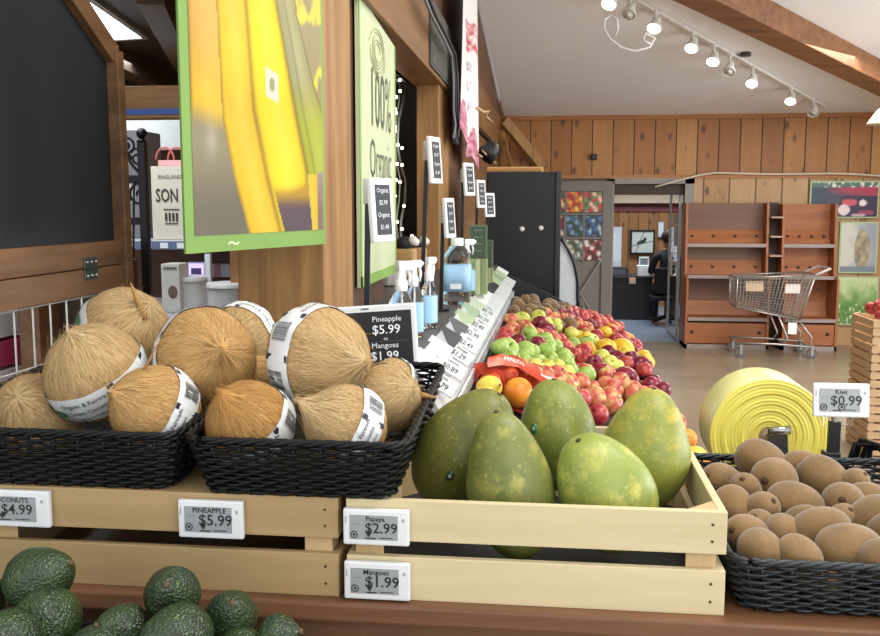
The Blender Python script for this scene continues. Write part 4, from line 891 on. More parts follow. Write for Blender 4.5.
def fruit_proto(kind):
    nm = FN[kind][1]; t_ = thing(nm, (0, 0, 0), 'fruit', FN[kind][1].split('_')[-1], 'x')
    m = MB(); r = 1.
    if kind in ('orange', 'tang'): m.lathe([(0, -.93)]+[(math.sin(PI*i/14), -.95*math.cos(PI*i/14)) for i in range(1, 14)]+[(0, .92)], 22)
    elif kind == 'lemon': m.lathe([(0, -1.3), (.12, -1.24), (.2, -1.12)]+[(.9*math.sin(PI*i/14)**.9, -1.08*math.cos(PI*i/14)) for i in range(2, 13)]+[(.2, 1.12), (.12, 1.24), (0, 1.28)], 20)
    elif kind == 'kiwi': m.lathe([(0, -1.12)]+[(.9*math.sin(PI*i/14)**.85, -1.12*math.cos(PI*i/14)) for i in range(1, 14)]+[(0, 1.12)], 20)
    else:
        pr = []
        for i in range(0, 19):
            a = PI*i/18; z = -math.cos(a); rr = math.sin(a)**.9*(1+.06*z)
            if i > 15: z = .95-.30*((i-15)/3)**1.3; rr = (.50, .26, .10, .0)[i-15]
            if i < 2: z = -.86-.04*i; 
            pr.append((rr*1.03, z*.94))
        pr[0] = (0, -.78); pr[-1] = (0, .60); m.lathe(pr, 24, fn=lambda p: Vector((p.x, p.y, p.z*(1+.02*math.cos(5*math.atan2(p.y, p.x))))))
    m.build('skin', FM[kind], t_, True, local=True)
    m = MB()
    if kind in ('orange', 'tang'): m.lathe([(.09, .9), (.07, .95), (0, .96)], 8)
    elif kind in ('kiwi', 'lemon'): m.lathe([(.16, 1.08), (.12, 1.17 if kind == 'kiwi' else 1.29), (0, 1.2 if kind == 'kiwi' else 1.32)], 8)
    else: m.tube([(0, 0, .58), (.02, .01, .85), (.07, .02, 1.06)], [.035, .03, .05], 6)
    m.build('stem', STEM if kind != 'lemon' else plain('6d7a3a', .7), t_, True, local=True); return t_
seeds = [(298, 115, 38, 'kiwi'), (322, 133, 40, 'kiwi'), (250, 118, 45, 'kiwi'), (218, 128, 34, 'kiwi'), (228, 102, 26, 'kiwi'), (272, 140, 40, 'kiwi'), (372, 177, 36, 'kiwi'),
 (257, 158, 50, 'ygreen'), (308, 165, 48, 'ygreen'), (203, 158, 42, 'blush'), (183, 202, 46, 'red'), (226, 190, 48, 'blush'), (278, 197, 48, 'blush'), (335, 197, 58, 'dark'), (246, 228, 50, 'dark'), (372, 230, 56, 'red'), (340, 163, 34, 'peach'),
 (197, 252, 74, 'green'), (150, 245, 42, 'green'), (285, 260, 56, 'green'), (305, 236, 54, 'green'), (345, 284, 52, 'green'), (390, 277, 60, 'green'), (312, 295, 46, 'green'), (370, 313, 44, 'green'), (405, 320, 44, 'green'), (160, 225, 40, 'red'),
 (245, 385, 88, 'orange'), (98, 368, 76, 'lemon'), (60, 405, 50, 'lemon'), (150, 352, 52, 'tang'), (410, 196, 46, 'dark'), (458, 186, 46, 'blush'), (490, 181, 38, 'red'), (528, 191, 52, 'peach'), (440, 213, 40, 'ygreen'), (418, 234, 34, 'green'), (470, 222, 44, 'ygreen'),
 (493, 214, 50, 'red'), (463, 252, 50, 'orange'), (522, 250, 62, 'yellow'), (546, 224, 46, 'yellow'), (580, 262, 76, 'yellow'), (640, 282, 62, 'yellow'), (655, 300, 40, 'yellow'), (452, 286, 54, 'red'), (455, 320, 54, 'blush'), (510, 328, 66, 'dark'), (492, 276, 42, 'yellow'),
 (553, 307, 48, 'ygreen'), (592, 298, 50, 'dark'), (634, 316, 62, 'dark'), (575, 347, 80, 'dark'), (606, 378, 54, 'blush'), (530, 372, 74, 'peach'), (530, 412, 80, 'blush'), (475, 378, 50, 'blush'), (497, 455, 50, 'red'), (430, 352, 46, 'ygreen'), (690, 342, 48, 'dark'), (660, 362, 52, 'dark'), (652, 330, 46, 'red'),
 (716, 372, 54, 'dark'), (735, 405, 56, 'red'), (700, 395, 46, 'dark'), (768, 480, 54, 'peach'), (752, 440, 50, 'red'), (610, 246, 48, 'red'), (577, 215, 46, 'orange'), (622, 236, 42, 'red'), (650, 262, 36, 'dark'), (470, 405, 44, 'blush'),
 (795, 532, 60, 'orange'), (830, 592, 66, 'lemon'), (850, 628, 50, 'orange'), (690, 312, 44, 'red'), (725, 345, 40, 'dark'), (400, 250, 44, 'peach'), (425, 272, 40, 'red'), (560, 180, 36, 'red'), (352, 212, 40, 'blush'), (265, 178, 36, 'blush'), (432, 170, 30, 'dark'), (600, 218, 34, 'orange')]
FR = []; nrm = Vector((-SL, 0, 1)).normalized()
for (x, y, d, kd) in seeds:
    u = 440+x/3.143; v = 270+y/3.143; hp = 1.06+.078
    for _ in range(3):
        c = at_plane(u, v, (DX0, 2, hp), nrm); r = min(.064, max(.033, d/2/3.143*(c-Vector((0, 0, CH))).length/F*1.10))
    if c.y > DY1-.05: c = at(u, v, y=DY1-.06-random.random()*.1)
    c.x = min(max(c.x, DX0+r+.0), DX1+.02); FR.append([c, r, kd, True])
for _ in range(12):            # ease overlaps apart
    for i in range(len(FR)):
        for j in range(i):
            a, b = FR[i], FR[j]; dv = a[0]-b[0]; L = dv.length; need = (a[1]+b[1])*.96
            if 1e-6 < L < need: dv = dv/L*(need-L)*.5*.7; a[0] += dv; b[0] -= dv
top = list(FR); random.seed(11); ext = []
yy_ = DY0+.05; row = 0
while yy_ < DY1-.05:
    xx = DX0+.045+(.036 if row % 2 else 0)
    while xx < DX1-.02:
        for lay in (0, 1):
            p = Vector((xx+random.uniform(-.008, .008)+(.036 if lay else 0), yy_+random.uniform(-.008, .008)+(.02 if lay else 0), bedz(xx)+.034+.052*lay)); r = random.uniform(.033, .037)
            if p.x > DX1-.01: continue
            nb = min(top, key=lambda q: (q[0]-p).length); u, v = pix(p)
            if min((q[0]-p).length-q[1] for q in top) < r*.86: continue
            if ext and min((q[0]-p).length-q[1] for q in ext) < r*.80: continue
            hid = (v > 400 and 425 < u < 690) or u < 440 or (u < 560 and v > 385)
            if hid: continue
            ext.append([p, r, nb[2], False])
        xx += .074
    yy_ += .066; row += 1
print('fruit', len(FR), len(ext))
protos = {}
def region(p):
    a = 'far end' if p.y > 4.3 else 'middle' if p.y > 3.0 else 'near end'
    return a+' of the bin, '+('rail side' if p.x < -.03 else 'aisle side' if p.x > .24 else 'centre')
special = {(245, 'orange'): 'single big orange in front of the red mesh bag', (98, 'lemon'): 'big lemon beside the end of the white price rail', (580, 'yellow'): 'largest golden yellow apple in the fruit bin', (575, 'dark'): 'largest shiny dark red apple in the middle of the bin',
           (197, 'green'): 'largest green apple, just behind the red mesh bag', (530, 'blush'): 'big red and yellow apple behind the papayas', (830, 'lemon'): 'lemon beside the right side of the papaya crate'}
for (i, (c, r, kd, tp_)) in enumerate(FR+ext):
    first = kd not in protos
    if first: protos[kd] = fruit_proto(kd)
    rt = axrot((random.uniform(-.8, .8), random.uniform(-1, .4), random.uniform(.1, 1)), random.uniform(0, 6))
    o = protos[kd] if first else copy_tree(protos[kd], (0, 0, 0))
    o.matrix_world = Matrix.Translation(c) @ rt.to_4x4() @ Matrix.Scale(r, 4)
    lb = FN[kd][0]+(' on top, ' if tp_ else ' low down, ')+region(c); g = lb.replace(FN[kd][0], FN[kd][0]+'s', 1)
    if i < len(seeds) and (seeds[i][0], kd) in special: lb = special[(seeds[i][0], kd)]; g = None
    o['label'] = lb
    if g: o['group'] = g
    elif 'group' in o: del o['group']
# red mesh bag of tangerines
cbag = at_plane(440+235/3.143, 270+325/3.143, (DX0, 2, 1.06+.10), nrm)
bag = thing('mesh_fruit_bag', cbag-Vector((0, 0, .06)), 'red mesh bag of tangerines with a printed orange red label', 'bag of fruit')
tg = [(200, 335, 66), (248, 345, 60), (158, 340, 50), (285, 368, 56), (325, 372, 50), (225, 300, 50), (130, 320, 44), (345, 345, 44), (290, 325, 50)]
TGP = []
for k, (x, y, d) in enumerate(tg):
    c = at_plane(440+x/3.143, 270+y/3.143, (DX0, 2, 1.06+.09), nrm); r = d/2/3.143*c.length/F*1.05; TGP.append((c, r))
    m = MB(); m.lathe([(0, -.93*r)]+[(r*math.sin(PI*i/12), -.95*r*math.cos(PI*i/12)) for i in range(1, 12)]+[(0, .92*r)], 20, Matrix.Translation(c)); m.build('bagged_tangerine', FM['tang'], bag, True)
def hgt(x, y):
    z = bedz(x)+.02
    for c, r in TGP:
        d2 = (x-c.x)**2+(y-c.y)**2; R_ = r+.004
        if d2 < R_*R_: z = max(z, c.z+math.sqrt(R_*R_-d2))
    return z
def hs(x, y): return max(hgt(x+a, y+b)-.004*(abs(a)+abs(b))/.012 for a in (-.012, 0, .012) for b in (-.012, 0, .012))+.001
bx0 = min(c.x-r for c, r in TGP); bx1 = max(c.x+r for c, r in TGP)+.02; by0 = min(c.y-r for c, r in TGP); by1 = max(c.y+r for c, r in TGP)
m = MB(); NX = 26; st = .010
k = bx0-(by1-by0)
while k < bx1:
    for sgn in (1, -1):
        pts = []
        y = by0
        while y < by1:
            x = (k+(y-by0)) if sgn > 0 else (k+(by1-y))
            if bx0 < x < bx1: pts.append((x, y, hs(x, y)))
            y += .006
        if len(pts) > 2: m.tube(pts, .0010, 4)
    k += st
m.build('red_mesh', plain('c8331e', .5), bag, weld=False)
# label band
pa = [(150, 290), (195, 283), (245, 290), (290, 318), (335, 345), (372, 352)]; m = MB(); tops = []
A = []
for j, (x, y) in enumerate(pa):
    c1 = at_plane(440+x/3.143, 270+(y-14)/3.143, (DX0, 2, 1.06+.145), nrm); c2 = at_plane(440+x/3.143, 270+(y+16)/3.143, (DX0, 2, 1.06+.135), nrm)
    A.append((c1+Vector((0, 0, .006*math.sin(j*2))), c2))
def BL_(s, t2, off=0):
    s = max(0, min(.9999, s))*(len(A)-1); i = int(s); f = s-i; a = A[i][0]*(1-f)+A[i+1][0]*f; b = A[i][1]*(1-f)+A[i+1][1]*f
    return b*(1-t2)+a*t2+Vector((0, -.001-off, .001+off+.004*math.sin(t2*PI)))
m.add([BL_(i/30, j/6) for j in range(7) for i in range(31)], [(j*31+i, j*31+i+1, j*31+32+i, j*31+31+i) for j in range(6) for i in range(30)])
lbn = m.build('bag_label', plain('d94a2b', .35), bag, True)
m = MB(); m.text('HALOS', .5, fn=lambda v: BL_(.36+v.x*.17, .5+v.y*1.1, .002), bold=.03); m.text('Sweet', .5, fn=lambda v: BL_(.8+v.x*.13, .5+v.y*1.0, .002), bold=.03); m.build('label_print', plain('f3e7df', .5), lbn, weld=False)

# ------------------------------------------------------------------ price rail with tags
ra0 = Vector((-.232, 2.06, 1.163)); ra1 = Vector((-.205, 5.28, 1.163)); rb0 = Vector((-.302, 2.06, 1.30)); rb1 = Vector((-.285, 5.28, 1.30))
t_ = thing('price_rail', (-.27, 3.6, 1.16), 'long pale metal rail sloping along the fruit bin, covered with price cards', 'rail')
MB().prism([ra0, rb0, rb0+Vector((-.012, 0, -.01)), ra0+Vector((.0, 0, -.03))], ra1-ra0).build('rail_face', plain('c9ccd0', .3, .3), t_)
MB().prism([ra0+Vector((.004, 0, .004)), ra0+Vector((.010, 0, .0)), ra0+Vector((.010, 0, -.034)), ra0+Vector((.004, 0, -.034))], ra1-ra0).build('rail_lip', plain('dfe2e6', .25, .4), t_)
un = (rb0-ra0).normalized(); nn = Vector((0, 1, 0)).cross(un).normalized(); nn = nn if nn.x > 0 else -nn
TAGW = plain('dcdddd', .35); SCRG = plain('939898', .3); INKD = plain('1d1e20', .5)
tx = [('Limes', '$0.79'), ('Lemons', '$0.89'), ('Oranges', '$1.29'), ('Gala', '$2.49'), ('Fuji', '$2.99'), ('Pears', '$2.49'), ('Kiwi', '$0.59')]
rowc = ['a3b48e', '26282a', 'd9dcd6', '8fa484', '2b2d2e', 'd3d6d2', 'a9b89a']
ny = 15; WORD = ['first', 'second', 'third', 'fourth', 'fifth', 'sixth', 'seventh', 'eighth', 'ninth', 'tenth', 'eleventh', 'twelfth', 'thirteenth', 'fourteenth', 'fifteenth']
for i in range(ny):
    y = 2.13+i*.212; f = (y-2.06)/3.22
    for col_ in (0, 1):
        jit = .08*math.sin(i*2.3+col_); cxv = Vector((.86, -.10+jit, -.50)).normalized(); cyv = Vector((.30, .62, .72)); cyv = (cyv-cxv*cyv.dot(cxv)).normalized(); czv = cxv.cross(cyv)
        base = (ra0*(1-f)+ra1*f)+un*(.070 if col_ == 0 else .128)+nn*(.022 if col_ == 0 else .004); base.y += .02*col_
        Mx = Matrix.Translation(base) @ Matrix((cxv, cyv, czv)).transposed().to_4x4()
        h = rowc[(i*3+col_*2) % 7] if col_ else 'c6cac9'
        o = thing('price_card' if col_ else 'shelf_price_tag', base, (rowc and {'a3b48e': 'sage green', '26282a': 'black', 'd9dcd6': 'pale grey', '8fa484': 'green', '2b2d2e': 'charcoal', 'd3d6d2': 'light grey', 'a9b89a': 'pale green'}[h]+' price card, ' if col_ else 'grey white electronic price tag, ')+WORD[i]+' from the near end of the sloped rail', 'price tag', None)
        wv, hv = (.036, .021) if col_ == 0 else (.034, .028)
        m = MB(); m.box(-wv, wv, -hv, hv, -.003, .003, .0015, Mx); m.build('card', plain(h, .4), o)
        if col_ == 0:
            m = MB(); m.box(-wv*.82, wv*.6, -hv*.72, hv*.72, .003, .0036, 0, Mx); sc_ = m.build('screen', plain('c3c7c6', .3), o)
            if i < 8:
                a, b = tx[i % 7]; m = MB(); m.text(b, .020, Mx @ Matrix.Translation((-.005, -.007, .0045)), bold=.01); m.text(a, .010, Mx @ Matrix.Translation((-.005, .012, .0045)), bold=.01); m.build('price_text', INKD, sc_, weld=False)
        m = MB(); m.beam(Mx @ Vector((0, -hv*.6, -.003)), (ra0*(1-f)+ra1*f)+un*(.05+.06*col_)+nn*.002, .02, .002, up=nn); m.build('holder_clip', plain('cdd0d2', .3), o)

# ------------------------------------------------------------------ electronic price tags on the crates
def esl(u0, v0, u1, v1, y, title, price, lb, tilt=0, extra=True, yaw=0):
    a = at(u0, v1, y=y); b = at(u1, v0, y=y); wd = (b-a).dot(Vector((1, 0, 0))); hh = b.z-a.z; c = (a+b)/2
    t_ = thing('electronic_price_tag', (c.x, y, a.z), lb, 'price tag')
    Mx = Matrix.Translation((c.x, y, c.z)) @ Matrix.Rotation(yaw, 4, 'Z') @ Matrix.Rotation(R(90)+tilt, 4, 'X')
    MB().box(-wd/2, wd/2, -hh/2, hh/2, -.005, .005, .003, Mx).build('housing', TAGW, t_)
    s_ = MB().box(-wd*.40, wd*.33, -hh*.34, hh*.34, .005, .0056, 0, Mx).build('screen', SCRG, t_)
    T = Mx @ Matrix.Translation((0, 0, .0062))
    m = MB(); m.text(price, hh*.40, T @ Matrix.Translation((wd*.08, -hh*.02, 0)), bold=.012); m.text(title, hh*.19, T @ Matrix.Translation((-wd*.01, hh*.24, 0)), bold=.014)
    m.text('- - ---', hh*.11, T @ Matrix.Translation((-wd*.30, hh*.10, 0))); m.box(-wd*.16, wd*.0, -hh*.31, -hh*.28, 0, .0002, 0, T); m.box(wd*.05, wd*.25, -hh*.29, -hh*.27, 0, .0002, 0, T)
    for q in ((-.32, .0) if not extra else (-.33,)):
        m.tube([(wd*q+hh*.09*math.cos(a_), -hh*.2+hh*.09*math.sin(a_), .0002) for a_ in [2*PI*i/16 for i in range(16)]], hh*.012, 4, True, T); m.box(wd*q-hh*.03, wd*q+hh*.03, -hh*.23, -hh*.17, 0, .0003, 0, T)
    if extra: m.prism([T @ Vector(p) for p in ((-wd*.16, -hh*.13, 0), (-wd*.06, -hh*.13, 0), (-wd*.11, -hh*.27, 0))], (0, -.0003, 0))
    m.build('price_text', INKD, s_, weld=False)
    m = MB(); m.text('8', hh*.13, T @ Matrix.Translation((wd*.41, hh*.22, .0)), bold=.02); m.box(-wd*.46, -wd*.45, hh*.12, hh*.3, -.001, 0, 0, T); m.build('button_mark', plain('8a8d90', .5), t_, weld=False)
    return t_
yf = YF-.007
esl(-24, 491, 50, 524, yf, 'COCONUTS', '$4.99', 'electronic price tag reading 4.99 for coconuts, at the left edge')
esl(180, 501, 243.5, 536, yf, 'PINEAPPLE', '$5.99', 'electronic price tag reading 5.99 in the middle of the weathered crate')
esl(344, 510, 409.5, 543, yf, 'Papaya', '$2.99', 'electronic price tag reading 2.99 for papaya, upper slat of the pale crate')
esl(345, 563, 410.5, 597, yf, 'Mangoes', '$1.99', 'electronic price tag reading 1.99 for mangoes, lower slat of the pale crate')
e = esl(812, 384, 870, 416, 1.835, 'Kiwi', '$0.99', 'electronic price tag reading 0.99 on a short pole behind the kiwis', R(-8), False)
q = at(834, 440, y=1.84)
p_ = thing('tag_pole_clip', (q.x, q.y, 1.072), 'black clip stand with clear holder carrying the 0.99 price tag', 'tag holder')
m = MB(); m.box(q.x-.011, q.x+.011, 1.835, 1.85, 1.15, 1.235, .002); m.box(q.x-.02, q.x+.012, 1.83, 1.855, 1.135, 1.175, .003); m.build('pole', BLKM, p_)
m = MB(); m.box(q.x-.004, q.x+.03, 1.838, 1.848, 1.07, 1.15, .002); m.build('clamp', BLK, p_)
m = MB(); m.box(q.x-.02, q.x+.035, 1.843, 1.847, 1.225, 1.30, .001); m.build('clear_holder', glass('clear_acrylic'), p_)
MB().cyl((q.x, 1.842, 1.205), (q.x, 1.842, 1.245), .007).build('metal_pin', plain('b0b0ae', .3, .8), p_)
# dark price screen behind the coconuts
a = at(318, 366, y=1.90); b = at(417, 306, y=1.90); cx_ = (a.x+b.x)/2; wd = b.x-a.x; hh = (at(370, 306, y=1.9)-at(370, 372, y=1.9)).z
Mx = Matrix.Translation((cx_, 1.9, a.z+hh/2-.01)) @ Matrix.Rotation(R(-4), 4, 'Y') @ Matrix.Rotation(R(4), 4, 'Z') @ Matrix.Rotation(R(84), 4, 'X')
t_ = thing('price_screen', (cx_, 1.9, a.z), 'white framed black price screen reading pineapple 5.99 and mangoes 1.99', 'price display')
MB().box(-wd/2, wd/2, -hh/2-.01, hh/2, -.012, .006, .004, Mx).build('frame', TAGW, t_)
s_ = MB().box(-wd/2+.010, wd/2-.010, -hh/2+.002, hh/2-.014, .006, .0066, 0, Mx).build('screen', plain('121316', .5, 0, .02), t_)
T = Mx @ Matrix.Translation((0, 0, .0074)); m = MB()
m.text('Pineapple', hh*.115, T @ Matrix.Translation((wd*.21, hh*.28, 0))); m.text('$5.99', hh*.19, T @ Matrix.Translation((wd*.20, hh*.12, 0)), bold=.008); m.text('ea', hh*.07, T @ Matrix.Translation((wd*.19, -hh*.01, 0)))
m.text('Mangoes', hh*.115, T @ Matrix.Translation((wd*.18, -hh*.115, 0))); m.text('$1.99', hh*.19, T @ Matrix.Translation((wd*.17, -hh*.275, 0)), bold=.008)
m.build('price_text', plain('e9ecee', .5), s_, weld=False)
MB().box(-wd*.42, wd*.42, -hh*.055, -hh*.050, .0066, .007, 0, Mx).build('divider', plain('5c6066', .5), s_)
MB().box(-.008, .008, hh/2-.009, hh/2-.006, .006, .0066, 0, Mx).build('logo_mark', plain('55585c', .5), t_)
MB().box(cx_-.02, cx_+.02, 1.915, 1.93, 1.072, a.z+.05, .002).build('stand', BLKM, t_)

# ------------------------------------------------------------------ price tags on tall black poles
def pole_tag(pu0, pv0, pu1, pv1, tu0, tv0, tu1, tv1, y, yaw, lb, pw=.012, txt=True):
    a = at(pu1, pv1, y=y); b = at(pu0, pv0, y=y); zb = 1.302
    t_ = thing('price_tag_pole', (a.x, y, zb), lb, 'price tag pole')
    m = MB(); m.beam((a.x, y, zb), (b.x, y, b.z), pw, pw*.7, up=(0, 1, 0)); m.build('pole', BLKM, t_)
    MB().box(a.x-.03, a.x+.03, y-.02, y+.02, zb, zb+.006, .002).build('foot', BLKM, t_)
    hh = at(tu0, tv0, y=y).z-at(tu0, tv1, y=y).z; c = at((tu0+tu1)/2, (tv0+tv1)/2, y=y); wd = hh*.60
    Mx = Matrix.Translation(c+Vector((0, -.01, 0))) @ Matrix.Rotation(yaw, 4, 'Z') @ Matrix.Rotation(R(86), 4, 'X')
    hd = MB().box(-wd/2, wd/2, -hh/2, hh/2, -.006, .006, .004, Mx).build('tag_housing', TAGW, t_)
    s_ = MB().box(-wd*.34, wd*.34, -hh*.39, hh*.39, .006, .0066, 0, Mx).build('screen', plain('26292e', .6), hd)
    m = MB(); ym = hh*.3
    T = Mx @ Matrix.Translation((0, 0, .0072))
    for k, s2 in enumerate(('Organic', '$2.99', 'Organic', '$1.49')): m.text(s2, wd*.17, T @ Matrix.Translation((0, ym-k*hh*.19, 0)), bold=.01)
    m.build('price_text', plain('c9ccd0', .5), hd, weld=False)
    m = MB(); m.beam((b.x, y, b.z), c+Vector((-.01, 0, hh*.3)), .006, .02); m.box(b.x-.01, b.x+.012, y-.008, y+.008, b.z-.03, b.z+.025, .002); m.build('clear_clip', plain('c9c9c4', .3), t_)
pole_tag(368, 190, 366, 306, 372, 178, 392, 242, 2.02, R(66), 'nearest tall pole with a large white framed dark price tag')
pole_tag(427, 150, 421, 275, 430, 137, 440, 184, 2.75, R(74), 'tallest price tag pole, reaching above the spray bottles')
pole_tag(443, 214, 441, 305, 445, 198, 454, 238, 3.05, R(73), 'short price tag pole left of the big clear bottle')
pole_tag(463, 175, 461, 280, 464, 163, 474, 196, 3.85, R(66), 'price tag pole behind the big clear bottle')
pole_tag(477, 185, 476, 275, 477, 180, 485, 208, 4.5, R(64), 'slim price tag pole just left of the black cooler')
pole_tag(487, 200, 487, 275, 485, 193, 494, 217, 4.85, R(50), 'farthest price tag pole, in front of the black cooler')

# ------------------------------------------------------------------ spray bottles
CL = glass('clear_plastic', (.96, .98, 1), .04, 1.25); BLUE = plain('9cc6e6', .4, 0, .03); WHP = plain('e9ecec', .35)
def spray(u, v0, v1, y, lb, wpx, rot=0):
    top = at(u, v0, y=y); zb = 1.302; h = top.z-zb; c = Vector((top.x, y, zb)); w_ = wpx*y/F/2
    t_ = thing('spray_bottle', c, lb, 'spray bottle', 'clear spray bottles with blue labels on the ledge')
    Mx = Matrix.Rotation(rot, 4, 'Z'); hb = h*.68
    pr = [(w_*.9, 0), (w_, .006), (w_, hb*.66), (w_*.9, hb*.8), (w_*.55, hb*.93), (w_*.36, hb*.97), (w_*.36, hb)]
    MB().lathe(pr, 28, Mx, sy=.62).build('bottle', CL, t_, True, local=True)
    MB().lathe([(w_*1.01, hb*.10), (w_*1.015, hb*.12), (w_*1.015, hb*.64), (w_*1.01, hb*.66)], 28, Mx, sy=.63).build('blue_label', BLUE, t_, True, local=True)
    MB().tube([(0, 0, hb*.05), (0, 0, hb)], .0025, 6).build('dip_tube', WHP, t_, local=True)
    n_ = w_*.42; m = MB(); m.lathe([(n_, hb-.004), (n_*1.05, hb+.0), (n_*1.05, hb+.020), (n_*.75, hb+.026), (n_*.6, hb+.05)], 16)
    m.box(-n_*.7, n_*2.0, -n_*.62, n_*.62, hb+.045, h, .004, Mx); m.box(n_*1.9, n_*2.5, -n_*.4, n_*.4, hb+.052, h-.005, .002, Mx)
    hd = m.build('spray_head', WHP, t_, auto=40, local=True)
    m = MB(); m.tube([Mx @ Vector(p) for p in ((n_*1.4, 0, hb+.046), (n_*1.7, 0, hb+.03), (n_*1.5, 0, hb+.008))], [.004, .004, .003], 6); m.build('trigger', WHP, hd, True, local=True)
spray(401, 261, 350, 2.22, 'nearest spray bottle with a white nozzle, widest of the row', 30, R(40))
spray(414, 260, 346, 2.42, 'middle spray bottle between two others on the ledge', 20, R(30))
spray(429, 257, 340, 2.62, 'third spray bottle, right of the near pair, blue label clearly showing', 22, R(60))
spray(467, 239, 310, 3.62, 'spray bottle standing behind the big clear bottle', 18, R(20))
c = at(457, 308, y=3.28); c.z = 1.302; t_ = thing('sanitizer_jug', c, 'big square clear bottle with white cap and blue label', 'bottle'); w_ = .050; h = at(457, 238, y=3.28).z-1.302
sq = lambda p: Vector((max(-.8, min(.8, p.x/w_))*w_*1.18, max(-.8, min(.8, p.y/w_))*w_*1.18, p.z))
MB().lathe([(w_*.95, 0), (w_, .008), (w_, h*.66), (w_*.9, h*.76), (w_*.5, h*.86), (w_*.34, h*.90), (w_*.34, h*.92)], 32, fn=sq).build('bottle', CL, t_, True, local=True)
MB().lathe([(w_*1.00, h*.2), (w_*1.00, h*.60)], 32, fn=lambda p: (lambda q: Vector((q.x*1.03, q.y*1.03, q.z)))(sq(p))).build('blue_label', BLUE, t_, True, local=True)
m = MB(); m.lathe([(w_*.45, h*.885), (w_*.45, h*.99), (w_*.42, h), (0, h)], 24); m.build('cap', WHP, t_, auto=40, local=True)
MB().box(-.02, .02, -w_*.985, -w_*.975, h*.24, h*.32).build('label_patch', plain('e0e9f0', .5), t_, local=True)
# chalk signs on green packs beyond the bottle
for (u0, u1, v0, v1, vb, y, lb) in ((469, 487, 225, 259, 300, 3.62, 'larger dark green chalk card standing on green boxes'), (487, 493, 240, 268, 296, 4.15, 'smaller dark green chalk card farther along the ledge')):
    a = at(u0, v1, y=y); b = at(u1, v0, y=y)
    t_ = thing('green_pack_stack', ((a.x+b.x)/2, y+.04, 1.302), 'green boxes under the '+lb.split(' standing')[0].split(' farther')[0], 'boxes'); n_ = 3
    for k in range(n_):
        xa = a.x+(b.x-a.x)*k/n_; MB().box(xa+.001, xa+(b.x-a.x)/n_-.001, y, y+.08, 1.302, a.z-.001, .002).build('pack', plain(['9aa878', 'b3b98c', '7f9064'][k], .5), t_)
    t_ = thing('chalk_card', ((a.x+b.x)/2, y+.02, a.z), lb, 'sign'); MB().box(a.x, b.x, y+.01, y+.022, a.z, b.z, .002).build('frame', plain('5b6a4f', .6), t_)
    MB().box(a.x+.006, b.x-.006, y+.008, y+.01, a.z+.006, b.z-.006).build('slate', plain('3f4d3f', .7), t_)
    m = MB()
    for k in range(4): m.text(['open', 'fresh', 'local', 'fruit'][k] if 0 else '~~~', (b.x-a.x)*.28, Matrix.Translation(((a.x+b.x)/2, y+.0075, b.z-.02-(b.z-a.z)*.2*k)) @ Matrix.Rotation(R(90), 4, 'X'))
    m.build('chalk_scribble', plain('97a392', .8), t_, weld=False)

# ------------------------------------------------------------------ black cooler with curved glass
a = at(487, 172, y=5.6); b = at(558, 172, y=5.6)
t_ = thing('cooler_cabinet', ((a.x+b.x)/2, 5.9, 0), 'tall black cooler cabinet at the end of the fruit bin with a curved glass side', 'cooler')
MB().box(a.x, b.x, 5.58, 6.35, 0, a.z, .008).build('cabinet', plain('0a0b0c', .45, 0, .1), t_)
MB().box(b.x-.012, b.x+.02, 5.56, 6.35, .9, a.z+.002, .004).build('edge_trim', plain('232527', .35), t_)
for (u, v) in ((522, 229), (541, 228)):
    q = at(u, v, y=5.58); MB().lathe([(.016, 0), (.013, .012), (0, .014)], 12, Matrix.Translation(q) @ Matrix.Rotation(R(90), 4, 'X')).build('white_knob', plain('dfe1df', .4), t_, True)
zt = at(560, 238, y=5.75).z; zb = at(560, 306, y=5.75).z
prof = [(b.x+.02, zt)]+[(b.x+.02+.115*math.sin(PI/2*min(1, k/9))**.8, zt-(zt-zb)*k/12) for k in range(1, 13)]
m = MB(); m.add([(x, y, z) for (x, z) in prof for y in (5.75, 6.35)], [(2*i, 2*i+1, 2*i+3, 2*i+2) for i in range(12)]); m.build('curved_glass', glass('case_glass', (1, 1, 1), .02, 1.15), t_, True)
m = MB(); m.tube([(x, 5.74, z) for x, z in prof], .009, 8); m.build('glass_frame', BLKM, t_, True); m = MB(); m.tube([(x, 6.35, z) for x, z in prof], .009, 8); m.build('glass_frame', BLKM, t_, True)
MB().prism([(b.x+.022, 5.77, zb)]+[(b.x+.02+(x-b.x-.02)*.88+.001, 5.77, z) for x, z in prof[::-1]], (0, .5, 0)).build('interior_and_reflection', plain('e6eaec', .5), t_)  # white interior, enlarged so its colour also carries the glass's bright reflection
m = MB(); m.prism([(b.x+.09, 5.8, zb+.1), (b.x+.125, 5.8, zb+.02), (b.x+.125, 5.8, zb), (b.x+.09, 5.8, zb)], (0, .5, 0)); m.build('inner_shelf', plain('b9bfc2', .4), t_)
MB().box(b.x+.02, b.x+.19, 5.6, 6.35, .85, zb, .03).build('case_base', plain('161719', .5), t_)
a2 = at(487, 172, y=5.7); b2 = at(543, 164, y=5.7)
t_ = thing('wooden_tray', ((a2.x+b2.x)/2, 5.9, a2.z), 'pale wooden tray lying on top of the black cooler', 'tray')
zc = a.z+.003
MB().box(a2.x, b2.x, 5.68, 6.2, zc, zc+.03, .006).build('board', wood('tray_wood', 'd6a25f', 'e8bd7c', 'X', .6, .5), t_)
MB().box(a2.x+.01, b2.x-.01, 5.675, 5.68, zc+.006, zc+.022).build('edge_band', plain('c48a48', .5), t_)

